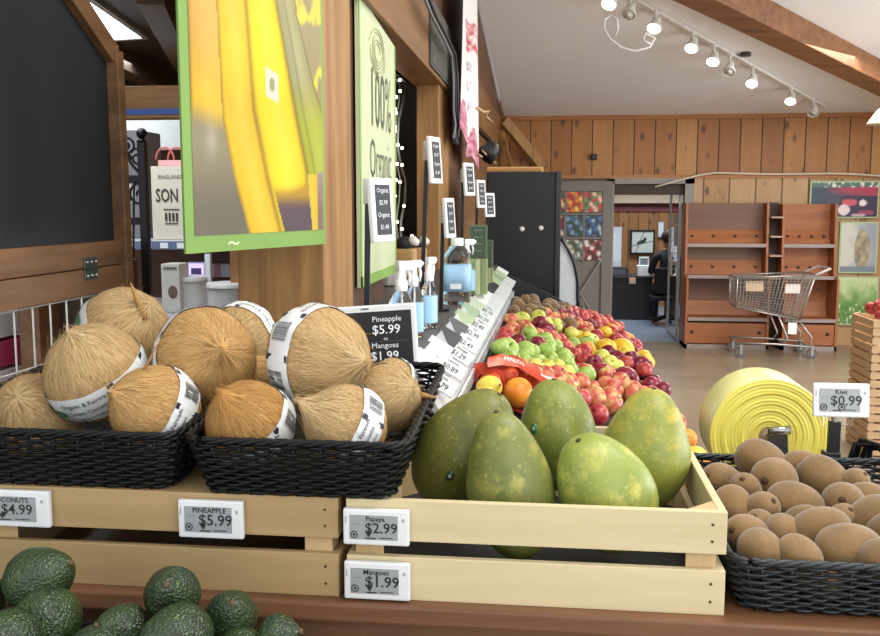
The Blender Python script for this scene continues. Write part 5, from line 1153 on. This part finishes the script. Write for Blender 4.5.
# ------------------------------------------------------------------ banana banner
A0 = at(186, 254, y=1.80); A1 = at(326, 244, y=2.19); B0 = Vector((A0.x, A0.y, 2.12)); B1 = Vector((A1.x, A1.y, 2.22))
ux = A1-A0; uz = Vector((0, 0, .72)); nrm2 = ux.cross(uz).normalized()
if nrm2.y > 0: nrm2 = -nrm2
t_ = thing('banana_banner', A0+ux*.5, 'large hanging banner printed with bananas inside a green border', 'banner')
MB().prism([A0, A1, A1+uz, A0+uz], -nrm2*.006).build('green_board', plain('7b9c50', .75, 0, .06, 8), t_)
def ban(s, t2):
    q = t2/.70; n1 = fbm(s*4, q*3, 1); 
    def pl(pts):
        for (qa, sa), (qb, sb) in zip(pts, pts[1:]):
            if qa >= q >= qb: return sb+(sa-sb)*(q-qb)/(qa-qb)
        return pts[0][1] if q > pts[0][0] else pts[-1][1]
    sA = pl([(1.5, .24), (1, .19), (.5, .21), (.25, .28), (0, .38)]); sB = pl([(1.5, .33), (1, .40), (.55, .44), (.25, .53), (0, .63)])
    sC = pl([(1.5, .50), (1, .64), (.55, .77), (.28, .86), (0, .9)]); sD = pl([(1.5, .72), (1, .80), (.7, .93), (.5, 1.05), (0, 1.1)])
    def shade(c_, f): return lerp(lerp(c_, rgb('fff0a0'), .18*math.exp(-((f-.55)/.22)**2)), rgb('6a4a18'), .55*math.exp(-(min(f, 1-f)/.07)**2)+.10*n1)
    if s < sA: c_ = shade(lerp(rgb('d9a040'), rgb('e6b020'), sm(.9, .5, q)), min(.6, s/sA)); c_ = lerp(c_, lerp(rgb('8f8468'), rgb('6c6457'), sm(.4, .05, q)), sm(.56, .44, q+.05*n1)); c_ = lerp(c_, rgb('c9c2b0'), .5*math.exp(-((s-.13)/.04)**2-((q-.40)/.07)**2))
    elif s < sB: c_ = shade(rgb('ecbc26'), (s-sA)/(sB-sA))
    elif s < sC:
        end = .19+.9*(s-.66)**2; c_ = shade(rgb('f4d21e'), (s-sB)/(sC-sB)); c_ = lerp(c_, lerp(rgb('b98a2a'), rgb('584650'), sm(.18, .10, q)), sm(end+.03, end-.03, q) if s > sB+.03 else 0)
    elif s < sD:
        end = .27+1.2*(s-.90)**2; c_ = shade(lerp(rgb('9a9466'), rgb('a4ac2c'), sm(.75, .45, q)), (s-sC)/(sD-sC)); c_ = lerp(c_, rgb('5a4a40'), .35*math.exp(-((s-sC-.07)/.008)**2))
        if q < end: c_ = shade(rgb('dcb828'), (s-.82)/.14) if .82 < s < .95 else lerp(rgb('7a5a50'), rgb('a88a86'), .5+n1)
    else: c_ = shade(lerp(rgb('e9cf3a'), rgb('8a7a5a'), sm(.1, .4, abs(fbm(s*9, q*4, 6)))), .5)
    du, dv = s-.585-.0, q-.665
    if abs(du) < .05 and abs(dv+du*.3) < .065: c_ = rgb('dcd8c2') if (du/.022)**2+(dv/.03)**2 > 1 else rgb('a09a6c')
    return tuple(x*.87 for x in lerp(c_, rgb('d9d4bc'), .10+.14*sm(.6, 1.3, q)))
e1 = .028/ux.length
pa_ = A0+ux*(.055)+Vector((0, 0, .035))+nrm2*.001
picture('banana_print', pa_, ux*.925, Vector((0, 0, .69)), 130, 200, ban, t_, .85)
m = MB(); m.text('~', .06, Matrix.Translation(A0+ux*.3+Vector((0, 0, .018))+nrm2*.0015) @ Matrix((ux.normalized(), Vector((0, 0, 1)), nrm2)).transposed().to_4x4()); m.build('border_mark', plain('c9dfa5', .5), t_, weld=False)
m = MB(); 
for f in (.1, .9): m.tube([A0+ux*f+uz, A0+ux*f+uz+Vector((0, .1, .9))], .002, 5)
m.build('hanging_wire', BLKM, t_)

# ------------------------------------------------------------------ 100% Organic sign
sx_ = -.60
S0 = at(361, 283, x=sx_); S1 = at(396, 268, x=sx_); S2 = at(386, 40, x=sx_); S3 = at(357, -14, x=sx_)
y0, y1 = S0.y, S1.y; z0 = 1.385; z3 = at(357, -10, x=sx_).z; z2 = at(386, 38, x=sx_).z
t_ = thing('organic_sign', (sx_, (y0+y1)/2, z0), 'tall pale green hand lettered sign reading 100% Organic on the partition', 'sign')
MB().prism([(sx_, y0, z0), (sx_, y1, z0), (sx_, y1, z2), (sx_, y0, z3)], (-.012, 0, 0)).build('sign_board', plain('c6cda6', .8, 0, .04), t_)
m = MB(); m.box(sx_, sx_+.002, y0, y1, z0, z0+.035); m.box(sx_, sx_+.002, y0, y0+.02, z0, z3); m.box(sx_, sx_+.002, y1-.015, y1, z0, z2); m.build('green_edge', plain('8db35a', .5), t_)
SM = Matrix((Vector((0, 1, 0)), Vector((0, 0, 1)), Vector((1, 0, 0)))).transposed().to_4x4(); ym = (y0+y1)/2
def stext(m, st, size, dy_, z): m.text(st, size, Matrix.Translation((sx_+.003, ym+dy_, z)) @ SM @ Matrix.Diagonal((1.15, 1.7, 1, 1)), bold=-.012)
m = MB(); stext(m, '100%', .17, .03, 2.00); stext(m, 'Organic', .115, .03, 1.80); m.build('lettering', plain('5e6350', .7), t_, weld=False)
m = MB()
for k in range(5):
    m.tube([(sx_+.002, ym-.03+(.05+.025*k)*math.cos(a_)*(1+.1*math.sin(3*a_+k)), 2.17+(.03+.012*k)*math.sin(a_)) for a_ in [k+5.2*i/20 for i in range(21)]], .0018, 4)
m.build('swirl_drawing', plain('b3b58e', .7), t_)

# ------------------------------------------------------------------ string lights, cables, hanging banner
t_ = thing('string_lights', at(392, 70, x=-.95), 'warm string lights hanging in the partition opening behind the green sign', 'string lights')
pts = [(389, 72), (394, 78), (400, 84), (399, 100), (396, 120), (395, 145), (397, 165), (400, 180), (399, 200), (396, 222), (398, 240), (404, 250)]
P_ = [at(u, v, x=-.80) for u, v in pts]; MB().tube(P_, .004, 6).build('wire', plain('8d8d88', .4), t_, True)
MB().tube([at(u+4+2*math.sin(i), v, x=-.82) for i, (u, v) in enumerate(pts)], .008, 6).build('clear_garland', plain('a9a9a4', .2, .3), t_, True)
eb = emis('fff0d0', 5, 'warm_bulb')
for (u, v) in ((389, 76), (391, 73), (400, 80), (400, 91), (396, 97), (395, 109), (396, 113), (395, 127), (395, 131), (398, 145), (402, 148), (397, 164), (402, 165), (396, 180), (400, 182), (395, 196), (404, 206), (397, 222), (402, 229), (399, 240), (405, 244), (412, 236), (414, 246)):
    q = at(u, v, x=-.79); MB().ball(q, .009, 8).build('bulb', eb, t_, True)
cab = plain('3b3d40', .4, .2)
t_ = thing('cable_bundle', at(440, 60, x=-.5), 'bundle of grey and white cables running down the header beam', 'cables')
for k, (h, off) in enumerate((('3a3c40', 0), ('b9bdc2', 3), ('777b80', -3), ('2b2c2f', 5))):
    MB().tube([at(u+off*.5, v, x=-.53+.008*k) for u, v in ((425, -5), (433, 15), (445, 38), (453, 55), (455, 80), (455, 110), (457, 125), (455, 138))], .007, 6).build('cable', plain(h, .4), t_, True)
MB().box(*[q for q in (lambda c: (c.x-.01, c.x+.02, c.y-.06, c.y+.06, c.z-.09, c.z+.07))(at(455, 128, x=-.54))], .01).build('adapter', plain('2f3138', .5), t_)
# blackboard panel on the header
a = at(430, 66, x=-.575); b = at(452, 98, x=-.575)
t_ = thing('slate_plaque', (-.575, (a.y+b.y)/2, 2.31), 'dark slate plaque on the face of the header beam', 'plaque')
MB().box(-.579, -.57, a.y, b.y, 2.31, 2.63, .002).build('board', plain('4a4842', .7, 0, .25, 9), t_)
MB().box(-.57, -.568, a.y+.03, b.y-.03, 2.33, 2.61).build('slate', plain('56544e', .8, 0, .3, 20), t_)
# red and white hanging banner
bx = -.50; y0 = at(460, 60, x=bx).y; y1 = at(478, 60, x=bx).y; zt = 3.3
zb0 = at(463, 130, x=bx).z; 
t_ = thing('fabric_banner', (bx, (y0+y1)/2, 2.0), 'white hanging fabric banner with red floral edge beside the cables', 'banner')
def Bf(s, t2):
    return Vector((bx+.02*math.sin(s*9+t2*2), y0+(y1-y0)*s, zb0-.18*s-.07*math.sin(s*PI*3)**2*.6+(zt-zb0+.18*s)*t2))
me = bpy.data.meshes.new('cloth'); NXb, NYb = 24, 90
me.from_pydata([W[t_.name].inverted() @ Bf(i/NXb, j/NYb) for j in range(NYb+1) for i in range(NXb+1)], [], [(j*(NXb+1)+i, j*(NXb+1)+i+1, (j+1)*(NXb+1)+i+1, (j+1)*(NXb+1)+i) for j in range(NYb) for i in range(NXb)])
ca = me.color_attributes.new('print', 'FLOAT_COLOR', 'POINT')
for j in range(NYb+1):
    for i in range(NXb+1):
        s, t2 = i/NXb, j/NYb; c_ = rgb('e6e2e0')
        if t2 < .12+.03*math.sin(s*20): c_ = lerp(rgb('a04a62'), rgb('d9a9b4'), .5+fbm(s*9, t2*60, 2))
        if .48 < t2 < .62 and abs(s-.5+.2*fbm(s*5, t2*30)) < .22: c_ = lerp(rgb('c2404a'), c_, .5+fbm(s*11, t2*50, 8))
        if .2 < t2 < .46 and abs(s-.5) < .1 and (j//4) % 2 and fbm(s*20, t2*80, 3) > -.05: c_ = rgb('a9a4ac')
        ca.data[j*(NXb+1)+i].color = (*[max(0, x)**2.2 for x in c_], 1)
t = NT('banner_cloth'); a_ = t.n('ShaderNodeVertexColor', layer_name='print'); t.set(a_.outputs[0], .8); me.materials.append(t.m); me.shade_smooth()
o = bpy.data.objects.new('cloth', me); COL.objects.link(o); o.parent = t_; sd = o.modifiers.new('thick', 'SOLIDIFY'); sd.thickness = .002
MB().cyl((bx, y0-.05, zt), (bx, y1+.05, zt), .012).build('hanging_rod', WPOST, t_)
# small black speaker and loose twigs at the end of the partition
c = at(489, 152, x=-.42)
t_ = thing('clip_lamp', c, 'small black lamp clipped at the end of the partition above the cooler', 'lamp')
MB().lathe([(.02, .08), (.05, .05), (.075, -.05), (.06, -.05), (.04, .03)], 16, Matrix.Translation(c) @ axrot((.6, .3, .7)).to_4x4()).build('lamp_head', BLK, t_, True)
MB().tube([c+Vector((.02, .02, .05)), (-.55, c.y+.3, c.z+.2)], .012).build('arm', BLK, t_)
for (pa_, lb) in (([(478, 108), (484, 112), (491, 111), (486, 116), (493, 122)], 'pale curled dried stems above the cooler, upper bunch'), ([(479, 155), (486, 159), (496, 163), (489, 158), (482, 150)], 'pale dried stems just above the wooden tray')):
    o = MB().tube([at(u, v, x=-.47+.01*i) for i, (u, v) in enumerate(pa_)], [.008]*4+[.003], 6).build('dried_stem', plain('c9ab7c', .7), None, True); tag(base_origin(o), lb, 'dried stem')
# kraft gift bags with dark cones on the ledge in the opening
for (u, v, y, lb) in ((404, 252, 4.3, 'kraft paper bundle topped by a dark cone, nearer one on the ledge'), (415, 250, 4.6, 'kraft paper bundle topped by a dark cone, farther one on the ledge')):
    q = at(u, v, y=y); q.z = 1.302; hz = at(u, 238, y=y).z-1.302
    t_ = thing('kraft_bundle', q, lb, 'bundle'); s_ = .055
    MB().box(-s_, s_, -s_, s_, 0, hz*.75, .015).build('paper_bag', plain('b9935f', .8, 0, .15), t_, True, local=True)
    m = MB(); m.lathe([(.012, hz*.7), (.04, hz*.78), (.045, hz*.9), (.03, hz*1.0), (0, hz*1.05)], 14, fn=lambda p: p*(1+.004*math.sin(40*p.x))); m.build('dark_cone', plain('1d1a1e', .6, 0, .4, 60), t_, True, local=True)
    m = MB(); m.ball((.045, -.02, hz*.95), .022, 10); m.ball((.05, .03, hz*.9), .02, 10); m.build('white_pompom', plain('dfdad2', .8), t_, True, local=True)
# white scalloped tins under them (behind the sign edge)
q = at(390, 272, y=4.0)
t_ = thing('white_bowl', (q.x, 4.0, 1.302), 'white ribbed bowl on the ledge right of the green sign', 'bowl')
MB().lathe([(.05, 0), (.06, .01), (.085, .09), (.088, .1), (.08, .095), (.055, .02), (0, .015)], 40, fn=lambda p: Vector((p.x*(1+.05*math.cos(12*math.atan2(p.y, p.x))), p.y*(1+.05*math.cos(12*math.atan2(p.y, p.x))), p.z))).build('bowl', plain('dcdad3', .4), t_, True, local=True)
MB().lathe([(.083, .093), (.091, .097), (.091, .104), (.083, .102)], 32).build('rim', plain('e9e7e1', .3), t_, True, local=True)

# ------------------------------------------------------------------ chalkboard stand with wire grid
bx = -1.06; yn, yf2 = 1.10, at(112, 200, x=bx).y; ye = at(123, 255, x=bx).y
t_ = thing('chalkboard', (bx, 1.7, 0), 'big black chalkboard in a wooden frame with a clipped corner and wire grid below', 'chalkboard')
zb = 1.565; zc = at(104, 58, x=bx).z; 
yA = yf2; 
yTop = at(66, 0, x=bx).y; zTop = at(66, 0, x=bx).z
sl = Vector((0, yA-yTop, zc-zTop)).normalized()
up_ = Vector((0, yTop, zTop))-sl*.35
MB().prism([(bx, yn, zb), (bx, yA, zb), (bx, yA, zc), (bx, up_.y, up_.z), (bx, yn, up_.z)], (-.012, 0, 0)).build('slate_board', plain('141920', .6, 0, .12, 3), t_)
m = MB(); m.beam((bx+.004, ye-.016, 1.0), (bx+.004, ye-.03, zc+.02), .05, .034, up=(0, 1, 0), bev=.003); m.build('stile', WCHALK, t_)
m = MB(); m.beam((bx+.004, ye-.03, zc+.01), Vector((bx+.004, ye-.03, zc+.01))-sl*.6, .034, .05, bev=.003); m.build('clipped_rail', WCHALK, t_)
MB().box(bx-.012, bx+.016, yn, ye-.04, 1.507, zb, .003).build('bottom_rail', WCHALK, t_)
MB().box(bx-.012, bx+.016, yn, ye-.04, 1.445, 1.505, .003).build('grid_top_rail', WCHALK, t_)
q = at(92, 272, x=bx+.02)
m = MB(); m.box(bx+.016, bx+.019, q.y-.03, q.y+.03, 1.480, 1.503, .001); m.box(bx+.016, bx+.019, q.y-.03, q.y+.03, 1.508, 1.531, .001); m.tube([(bx+.02, q.y-.03, 1.5055), (bx+.02, q.y+.03, 1.5055)], .003); h_ = m.build('hinge', plain('4a5650', .35, .6), t_)
for yy_ in (-.02, 0, .02):
    for zz in (1.49, 1.521): MB().ball((bx+.02, q.y+yy_, zz), .0035, 8).build('screw', plain('c9c9c2', .3, .8), h_, True)
m = MB()
for k in range(14): m.tube([(bx-.0, 1.12+k*.068, 1.445), (bx, 1.12+k*.068, 1.0)], .0022, 6)
for z_ in (1.44, 1.315, 1.19, 1.06): m.tube([(bx, yn, z_), (bx, ye-.04, z_)], .0022, 6)
m.build('wire_grid', plain('c4c1b9', .35, .5), t_)
MB().box(bx-.02, bx+.012, yn, ye, .96, 1.0, .003).build('grid_bottom_rail', WCHALK, t_)
for yy_ in (yn+.02, ye-.05): MB().box(bx-.02, bx+.012, yy_, yy_+.04, 0, .96, .003).build('leg', WCHALK, t_)
m = MB(); m.box(bx-.012, bx+.004, 1.50, 1.53, .99, 1.445); m.build('grey_strip', plain('8d9298', .4, .4), t_)
t_ = thing('storage_cabinet', (-1.3, 1.9, 0), 'brown wooden cabinet side behind the wire grid', 'cabinet')
MB().box(-1.42, -1.36, 2.34, 2.9, 0, 1.52, .004).build('side', WCHALK, t_)
MB().box(-1.36, -1.15, 2.45, 2.5, 0, 1.5, .004).build('back_board', wood('cabinet_back_wood', '3a281c', '54402e', 'Z', .8, .6), t_)
# pink magazines at the far left
t_ = thing('magazine_rack', at(3, 390, x=-1.5), 'pink magazines on a bright rack at the far left edge', 'magazines')
c = at(3, 345, x=-1.5)
for k, (z_, h) in enumerate(((c.z+.06, 'dfe6ea'), (c.z-.02, 'c2416e'), (c.z-.10, 'e9e6ea'))):
    MB().box(-1.56, -1.48, c.y-.12, c.y+.12, z_-.035, z_+.035, .002).build('magazine', plain(h, .4), t_)
MB().box(-1.6, -1.58, c.y-.15, c.y+.15, 0, c.z+.12, .002).build('rack_back', plain('8b8f94', .4, .5), t_)

# ------------------------------------------------------------------ things in the back room
IR = plain('131315', .4, .5)
Y = 3.0; q = at(148, 300, y=Y); zt = at(148, 142, y=Y).z
t_ = thing('wrought_iron_rack', (q.x-.15, Y, 0), 'black wrought iron rack with ball finial and scrolls behind the chalkboard', 'rack')
MB().box(q.x-.013, q.x+.013, Y-.013, Y+.013, 0, zt, .002).build('post', IR, t_)
m = MB(); m.ball((q.x, Y, zt+.028), .018, 16); m.lathe([(.016, 0), (.018, .004), (.006, .01), (.006, .014)], 12, Matrix.Translation((q.x, Y, zt))); m.build('finial', IR, t_, True)
q2 = at(88, 300, y=Y); MB().box(q2.x-.013, q2.x+.013, Y-.013, Y+.013, 0, zt, .002).build('post', IR, t_)
for v in (179, 221, 300): z_ = at(148, v, y=Y).z; MB().box(q2.x, q.x, Y-.008, Y+.008, z_-.013, z_+.013, .002).build('crossbar', IR, t_)
m = MB(); z_ = at(148, 179, y=Y).z; 
def scroll(cx, cz, r, tr, a0, d=1): return [(cx+(r*(1-.75*i/24))*math.cos(a0+d*tr*2*PI*i/24), Y, cz+(r*(1-.75*i/24))*math.sin(a0+d*tr*2*PI*i/24)) for i in range(25)]
for (u, v, r, a0, d) in ((120, 160, .04, 0, 1), (137, 158, .035, PI, -1), (126, 145, .03, -1, 1), (140, 195, .04, 1.5, 1), (122, 198, .035, 2, -1)):
    p = at(u, v, y=Y); m.tube(scroll(p.x, p.z, r, 1.3, a0, d), .0045, 6)
m.tube([at(112, 138, y=Y), at(122, 146, y=Y), at(132, 165, y=Y), at(143, 177, y=Y)], .005, 6); m.build('scrollwork', IR, t_, weld=False)
MB().tube([at(134, 181, y=Y), at(133, 300, y=Y)], .004, 6).build('rod', IR, t_)
def bx3(name, u0, u1, v0, v1, y, dp, mt, lb, cat, z0=None):
    a = at(u0, v1, y=y); b = at(u1, v0, y=y); z0 = a.z if z0 is None else z0
    tt = thing(name, ((a.x+b.x)/2, y, z0), lb, cat); MB().box(a.x, b.x, y, y+dp, z0, b.z, .003).build('body', mt, tt); return tt, Vector((a.x, y, z0)), Vector((b.x, y, b.z))
t_ = thing('back_room_shelf', (-1.3, 3.4, 0), 'dark brown shelf unit with a white price strip in the back room', 'shelf')
zs = at(170, 240, y=3.35).z; za = at(150, 300, y=3.35).x
xl = at(100, 240, y=3.35).x; xr = at(252, 240, y=3.35).x
MB().box(xl, xr, 3.35, 3.75, zs-.03, zs, .003).build('shelf_board', plain('c7c9cb', .5), t_)
m = MB(); m.box(xl, xr, 3.335, 3.35, zs-.035, zs-.005); m.build('price_strip', plain('5a6a8d', .4), t_)
for k in range(9): MB().box(xl+.05+k*.065, xl+.08+k*.065, 3.33, 3.335, zs-.03, zs-.01).build('strip_label', plain('e6e9ee', .5), t_)
MB().box(xl, xr, 3.78, 3.8, 0, zs-.035, .003).build('back_board', plain('56301f', .6), t_)
z2 = at(170, 313, y=3.2).z
MB().box(xl, xr, 3.05, 3.75, z2-.03, z2, .003).build('lower_board', plain('cfd2d4', .4), t_)
for xx in (xl+.01, xr-.04): MB().box(xx, xx+.03, 3.4, 3.75, 0, z2-.03, .003).build('upright', plain('3d281c', .6), t_)
tt, a, b = bx3('sign_box', 153, 205, 166, 239, 3.38, .25, plain('d2cdbd', .7, 0, .03), 'cream box printed SON C with a small crown like emblem', 'box', zs+.001)
Mt = lambda u, v: Matrix.Translation(at(u, v, y=3.377)) @ Matrix.Rotation(R(90), 4, 'X')
m = MB(); m.text('ENGLAND', .020, Mt(170, 177)); m.text('SON CO', .070, Mt(155.5, 196) @ Matrix.Diagonal((.62, 1, 1, 1)), bold=.012, align='LEFT')
for k in range(4): q = at(166+k*3.6, 216, y=3.377); m.box(q.x-.004, q.x+.004, 3.3765, 3.377, q.z-.02, q.z+.012)
q = at(171.5, 210, y=3.377); m.box(q.x-.03, q.x+.03, 3.3765, 3.377, q.z, q.z+.004); q = at(171.5, 223, y=3.377); m.box(q.x-.025, q.x+.025, 3.3765, 3.377, q.z-.004, q.z)
m.build('box_print', plain('3c3934', .7), tt, weld=False)
tt, a, b = bx3('gift_bag', 158, 186, 160, 166, 3.42, .12, plain('e3a9a9', .6), 'pink gift bag with looped handles on top of the cream box', 'gift bag', b.z+.002)
m = MB()
for (cu, r) in ((165, .036), (177, .036)): p = at(cu, 160, y=3.45); m.tube([(p.x+r*math.cos(a_), 3.45, p.z+r*1.3*math.sin(a_)) for a_ in [PI*i/12 for i in range(13)]], .004, 6)
m.build('handle', plain('d0706c', .6), tt, True, weld=False)
tt, a, b = bx3('grey_carton', 113, 139, 130, 239, 3.5, .2, plain('77777c', .6, 0, .2, 6), 'grey picture carton on the back room shelf behind the iron scrolls', 'box', zs+.001)
MB().ball(((a.x+b.x)/2, 3.5, a.z+.17), .045, 16, (1, .2, 1)).build('carton_picture', plain('a9a6a6', .6), tt, True)
tt, a, b = bx3('mask_box', 162, 179, 264, 303, 3.2, .09, plain('dcdad6', .5), 'white carton printed with a dark round product picture', 'box', z2+.001)
MB().ball(((a.x+b.x)/2+.008, 3.199, a.z+.075), .02, 16, (.9, .1, 1.2)).build('product_picture', plain('7a5f58', .6), tt, True); MB().box(a.x+.01, b.x-.01, 3.198, 3.2, b.z-.02, b.z-.012).build('printed_line', plain('6a6a6a', .6), tt)
tt, a, b = bx3('lit_tablet', 188, 205, 262, 282, 3.5, .02, plain('e6e9f0', .4), 'small bright tablet with a purple screen in the back room', 'tablet', None)
MB().box(a.x+.006, b.x-.006, 3.498, 3.5, a.z+.006, b.z-.006).build('screen', emis('c9b6f0', 1.1, 'tablet_screen'), tt); MB().box((a.x+b.x)/2-.006, (a.x+b.x)/2+.006, 3.5, 3.52, z2+.001, a.z).build('stand', WHP, tt)
MB().box(a.x+.015, b.x-.015, 3.497, 3.498, a.z+.03, a.z+.055).build('screen_picture', plain('7a5aa8', .5), tt)
t_ = thing('white_post', at(208, 300, y=3.3), 'slim white post behind the tubs in the back room', 'post'); q = at(208.5, 300, y=3.3)
MB().box(q.x-.011, q.x+.011, 3.3, 3.32, z2+.001, at(208, 254, y=3.3).z, .002).build('post', plain('dde2e8', .4), t_); MB().box(q.x-.03, q.x+.03, 3.28, 3.34, z2+.0005, z2+.008, .002).build('foot', plain('c5cad0', .4), t_)
for k, (u0, u1) in enumerate(((183, 190), (206, 214), (214, 221), (221, 228), (228, 235))):
    bx3('small_carton', u0, u1, 264, 277, 3.6, .03, plain(['e0b9c6', 'dfe3ea', 'd99aa8', 'c9d6e6', 'e6c8cf'][k], .5), ['pinkish carton left of the purple tablet', 'white carton just right of the slim white post', 'rose carton second right of the white post', 'pale blue carton third right of the white post', 'light pink carton nearest the timber post'][k], 'box')
# white round tubs
for (u, v0, v1, rp, y, lb) in ((212, 287, 300, 26, 2.95, 'stack of white round dishes with a wide rim in the back room'), (190, 276, 300, 20, 3.3, 'white round tub behind the stacked dishes')):
    q = at(u, v1, y=y); zt = at(u, v0, y=y).z; r = rp*y/F; zb_ = z2+.002 if y > 3.05 else z2+.002
    q.y = max(y, 3.05+r); t_ = thing('white_tub', (q.x, q.y, zb_), lb, 'tub'); h = zt-zb_
    m = MB(); m.lathe([(r*.9, 0), (r*.93, h*.85), (0, h*.85)], 36); m.build('tub', plain('dfe0df', .4), t_, auto=40, local=True)
    m = MB(); m.lathe([(r*.9, h*.85), (r, h*.87), (r, h*.97), (r*.97, h), (0, h)], 36); m.build('lid', plain('eceded', .35), t_, auto=40, local=True)

# ------------------------------------------------------------------ yellow bag roll
rc = at(769, 436, y=1.99); r = .124; ym0, ym1 = 1.985, 2.13
t = NT('yellow_plastic_roll'); tc = t.n('ShaderNodeTexCoord'); sp = t.n('ShaderNodeSeparateXYZ'); t.l(tc.outputs['Object'], sp.inputs[0])
rr = t.math('SQRT', t.math('ADD', t.math('POWER', sp.outputs[0], 2), t.math('POWER', sp.outputs[2], 2)))
nz = t.noise(t.coord(), 9, 3, .5); sw = t.math('SINE', t.math('MULTIPLY', t.math('ADD', rr, t.math('MULTIPLY', nz, .012)), 520)); s3 = t.math('SINE', t.math('MULTIPLY', t.math('ADD', rr, t.math('MULTIPLY', nz, .02)), 190))
hh_ = t.math('ADD', t.math('MULTIPLY', sw, .5), t.math('MULTIPLY', s3, .7)); col = t.mix(t.math('MULTIPLY_ADD', hh_, .28, .35), hx('efe26c'), hx('dcca48')); t.bump(hh_, .35, .002); YEL = t.set(col, .4)
t = NT('yellow_plastic_edge'); f = t.noise(t.coord('Object', (1, 9, 1)), 12, 4, .7); YEDGE = t.set(t.ramp(f, [(.3, hx('dcd77a')), (.75, hx('f1edb4'))]), .25); t.bump(f, .4, .004)
t_ = thing('bag_roll', (rc.x, ym0, rc.z-r), 'big yellow roll of plastic produce bags behind the kiwis', 'roll of bags')
rimp = [(r*.985, ym0), (r, ym0+.006), (r*1.0, (ym0+ym1)/2), (r, ym1-.006), (r*.985, ym1)]
MY = Matrix.Translation((rc.x, 0, rc.z)) @ Matrix.Rotation(R(-90), 4, 'X')
def side(name, y, mt):
    m = MB(); NR = 46; prof = [(.022+(r*.985-.022)*k/NR, (y if True else 0)+(.0012*math.sin(k*1.9)+.001*math.sin(k*.7))*(1 if y == ym0 else -1)) for k in range(NR+1)]
    m.lathe_open = None
    n = 72; V = [(a*math.cos(2*PI*k/n), a*math.sin(2*PI*k/n), b) for a, b in prof for k in range(n)]
    m.add([MY @ Vector(v) for v in V], [(i*n+k, i*n+(k+1) % n, (i+1)*n+(k+1) % n, (i+1)*n+k) for i in range(NR) for k in range(n)])
    # object coords centred on the roll axis
    root = thing('x', (rc.x, 0, rc.z), '', ''); o = m.build(name, mt, root, True); bpy.data.objects.remove(root); o.parent = t_; o.location = (0, -ym0, r); return o
side('wound_face', ym0, YEL); side('wound_back', ym1, YEL)
n = 72; m = MB(); V = [MY @ Vector((a*math.cos(2*PI*k/n), a*math.sin(2*PI*k/n), b)) for a, b in rimp for k in range(n)]
m.add(V, [(i*n+k, i*n+(k+1) % n, (i+1)*n+(k+1) % n, (i+1)*n+k) for i in range(4) for k in range(n)]); m.build('rim', YEDGE, t_, True)
MB().tube([(rc.x, ym0+.002, rc.z), (rc.x, ym1-.002, rc.z)], .0225, 24).build('cardboard_core', plain('b39a72', .8), t_, True)
CH_ = plain('a7a6a2', .22, .9)
s_ = thing('roll_stand', (rc.x, 1.96, 0), 'steel stand with a curled bracket holding the yellow roll', 'stand')
m = MB(); m.beam((rc.x+.02, 1.972, rc.z-.10), (rc.x+.012, 1.972, rc.z+.012), .042, .006, up=(0, 1, 0), bev=.001); m.build('bracket_plate', CH_, s_)
m = MB(); m.tube([(rc.x-.006, 1.966, rc.z+.016), (rc.x+.036, 1.966, rc.z+.02)], .0095, 16); m.build('curled_top', CH_, s_, True)
m = MB(); m.tube([(rc.x-.0075, 1.966, rc.z+.0158), (rc.x-.006, 1.966, rc.z+.016)], .0055, 12); m.build('curl_hole', BLK, s_, True)
m = MB(); m.tube([(rc.x, 1.972, rc.z), (rc.x, 2.15, rc.z)], .008, 10); m.build('axle', CH_, s_, True)
for y_ in (1.969, 2.14): MB().box(rc.x+.012, rc.x+.030, y_, y_+.006, 0, rc.z-.05, .001).build('upright', CH_, s_)
MB().box(rc.x-.10, rc.x+.12, 1.95, 2.16, 0, .01, .003).build('base_plate', CH_, s_)
# red fruit on the crate stack
random.seed(21); pr = None
for k in range(14):
    x = 2.17+.10*(k % 5)+.02*(k % 2); y = 6.34+.1*(k//5); z = .928+.03*((k*7) % 3)
    if 'red' in protos: o = copy_tree(protos['red'], (0, 0, 0))
    o.matrix_world = Matrix.Translation((x, y, z)) @ axrot((random.uniform(-.5, .5), random.uniform(-.5, .5), 1)).to_4x4() @ Matrix.Scale(.045, 4); o['label'] = 'red apple piled on the slatted crate stack'; o['group'] = 'red apples on the slatted crate stack'
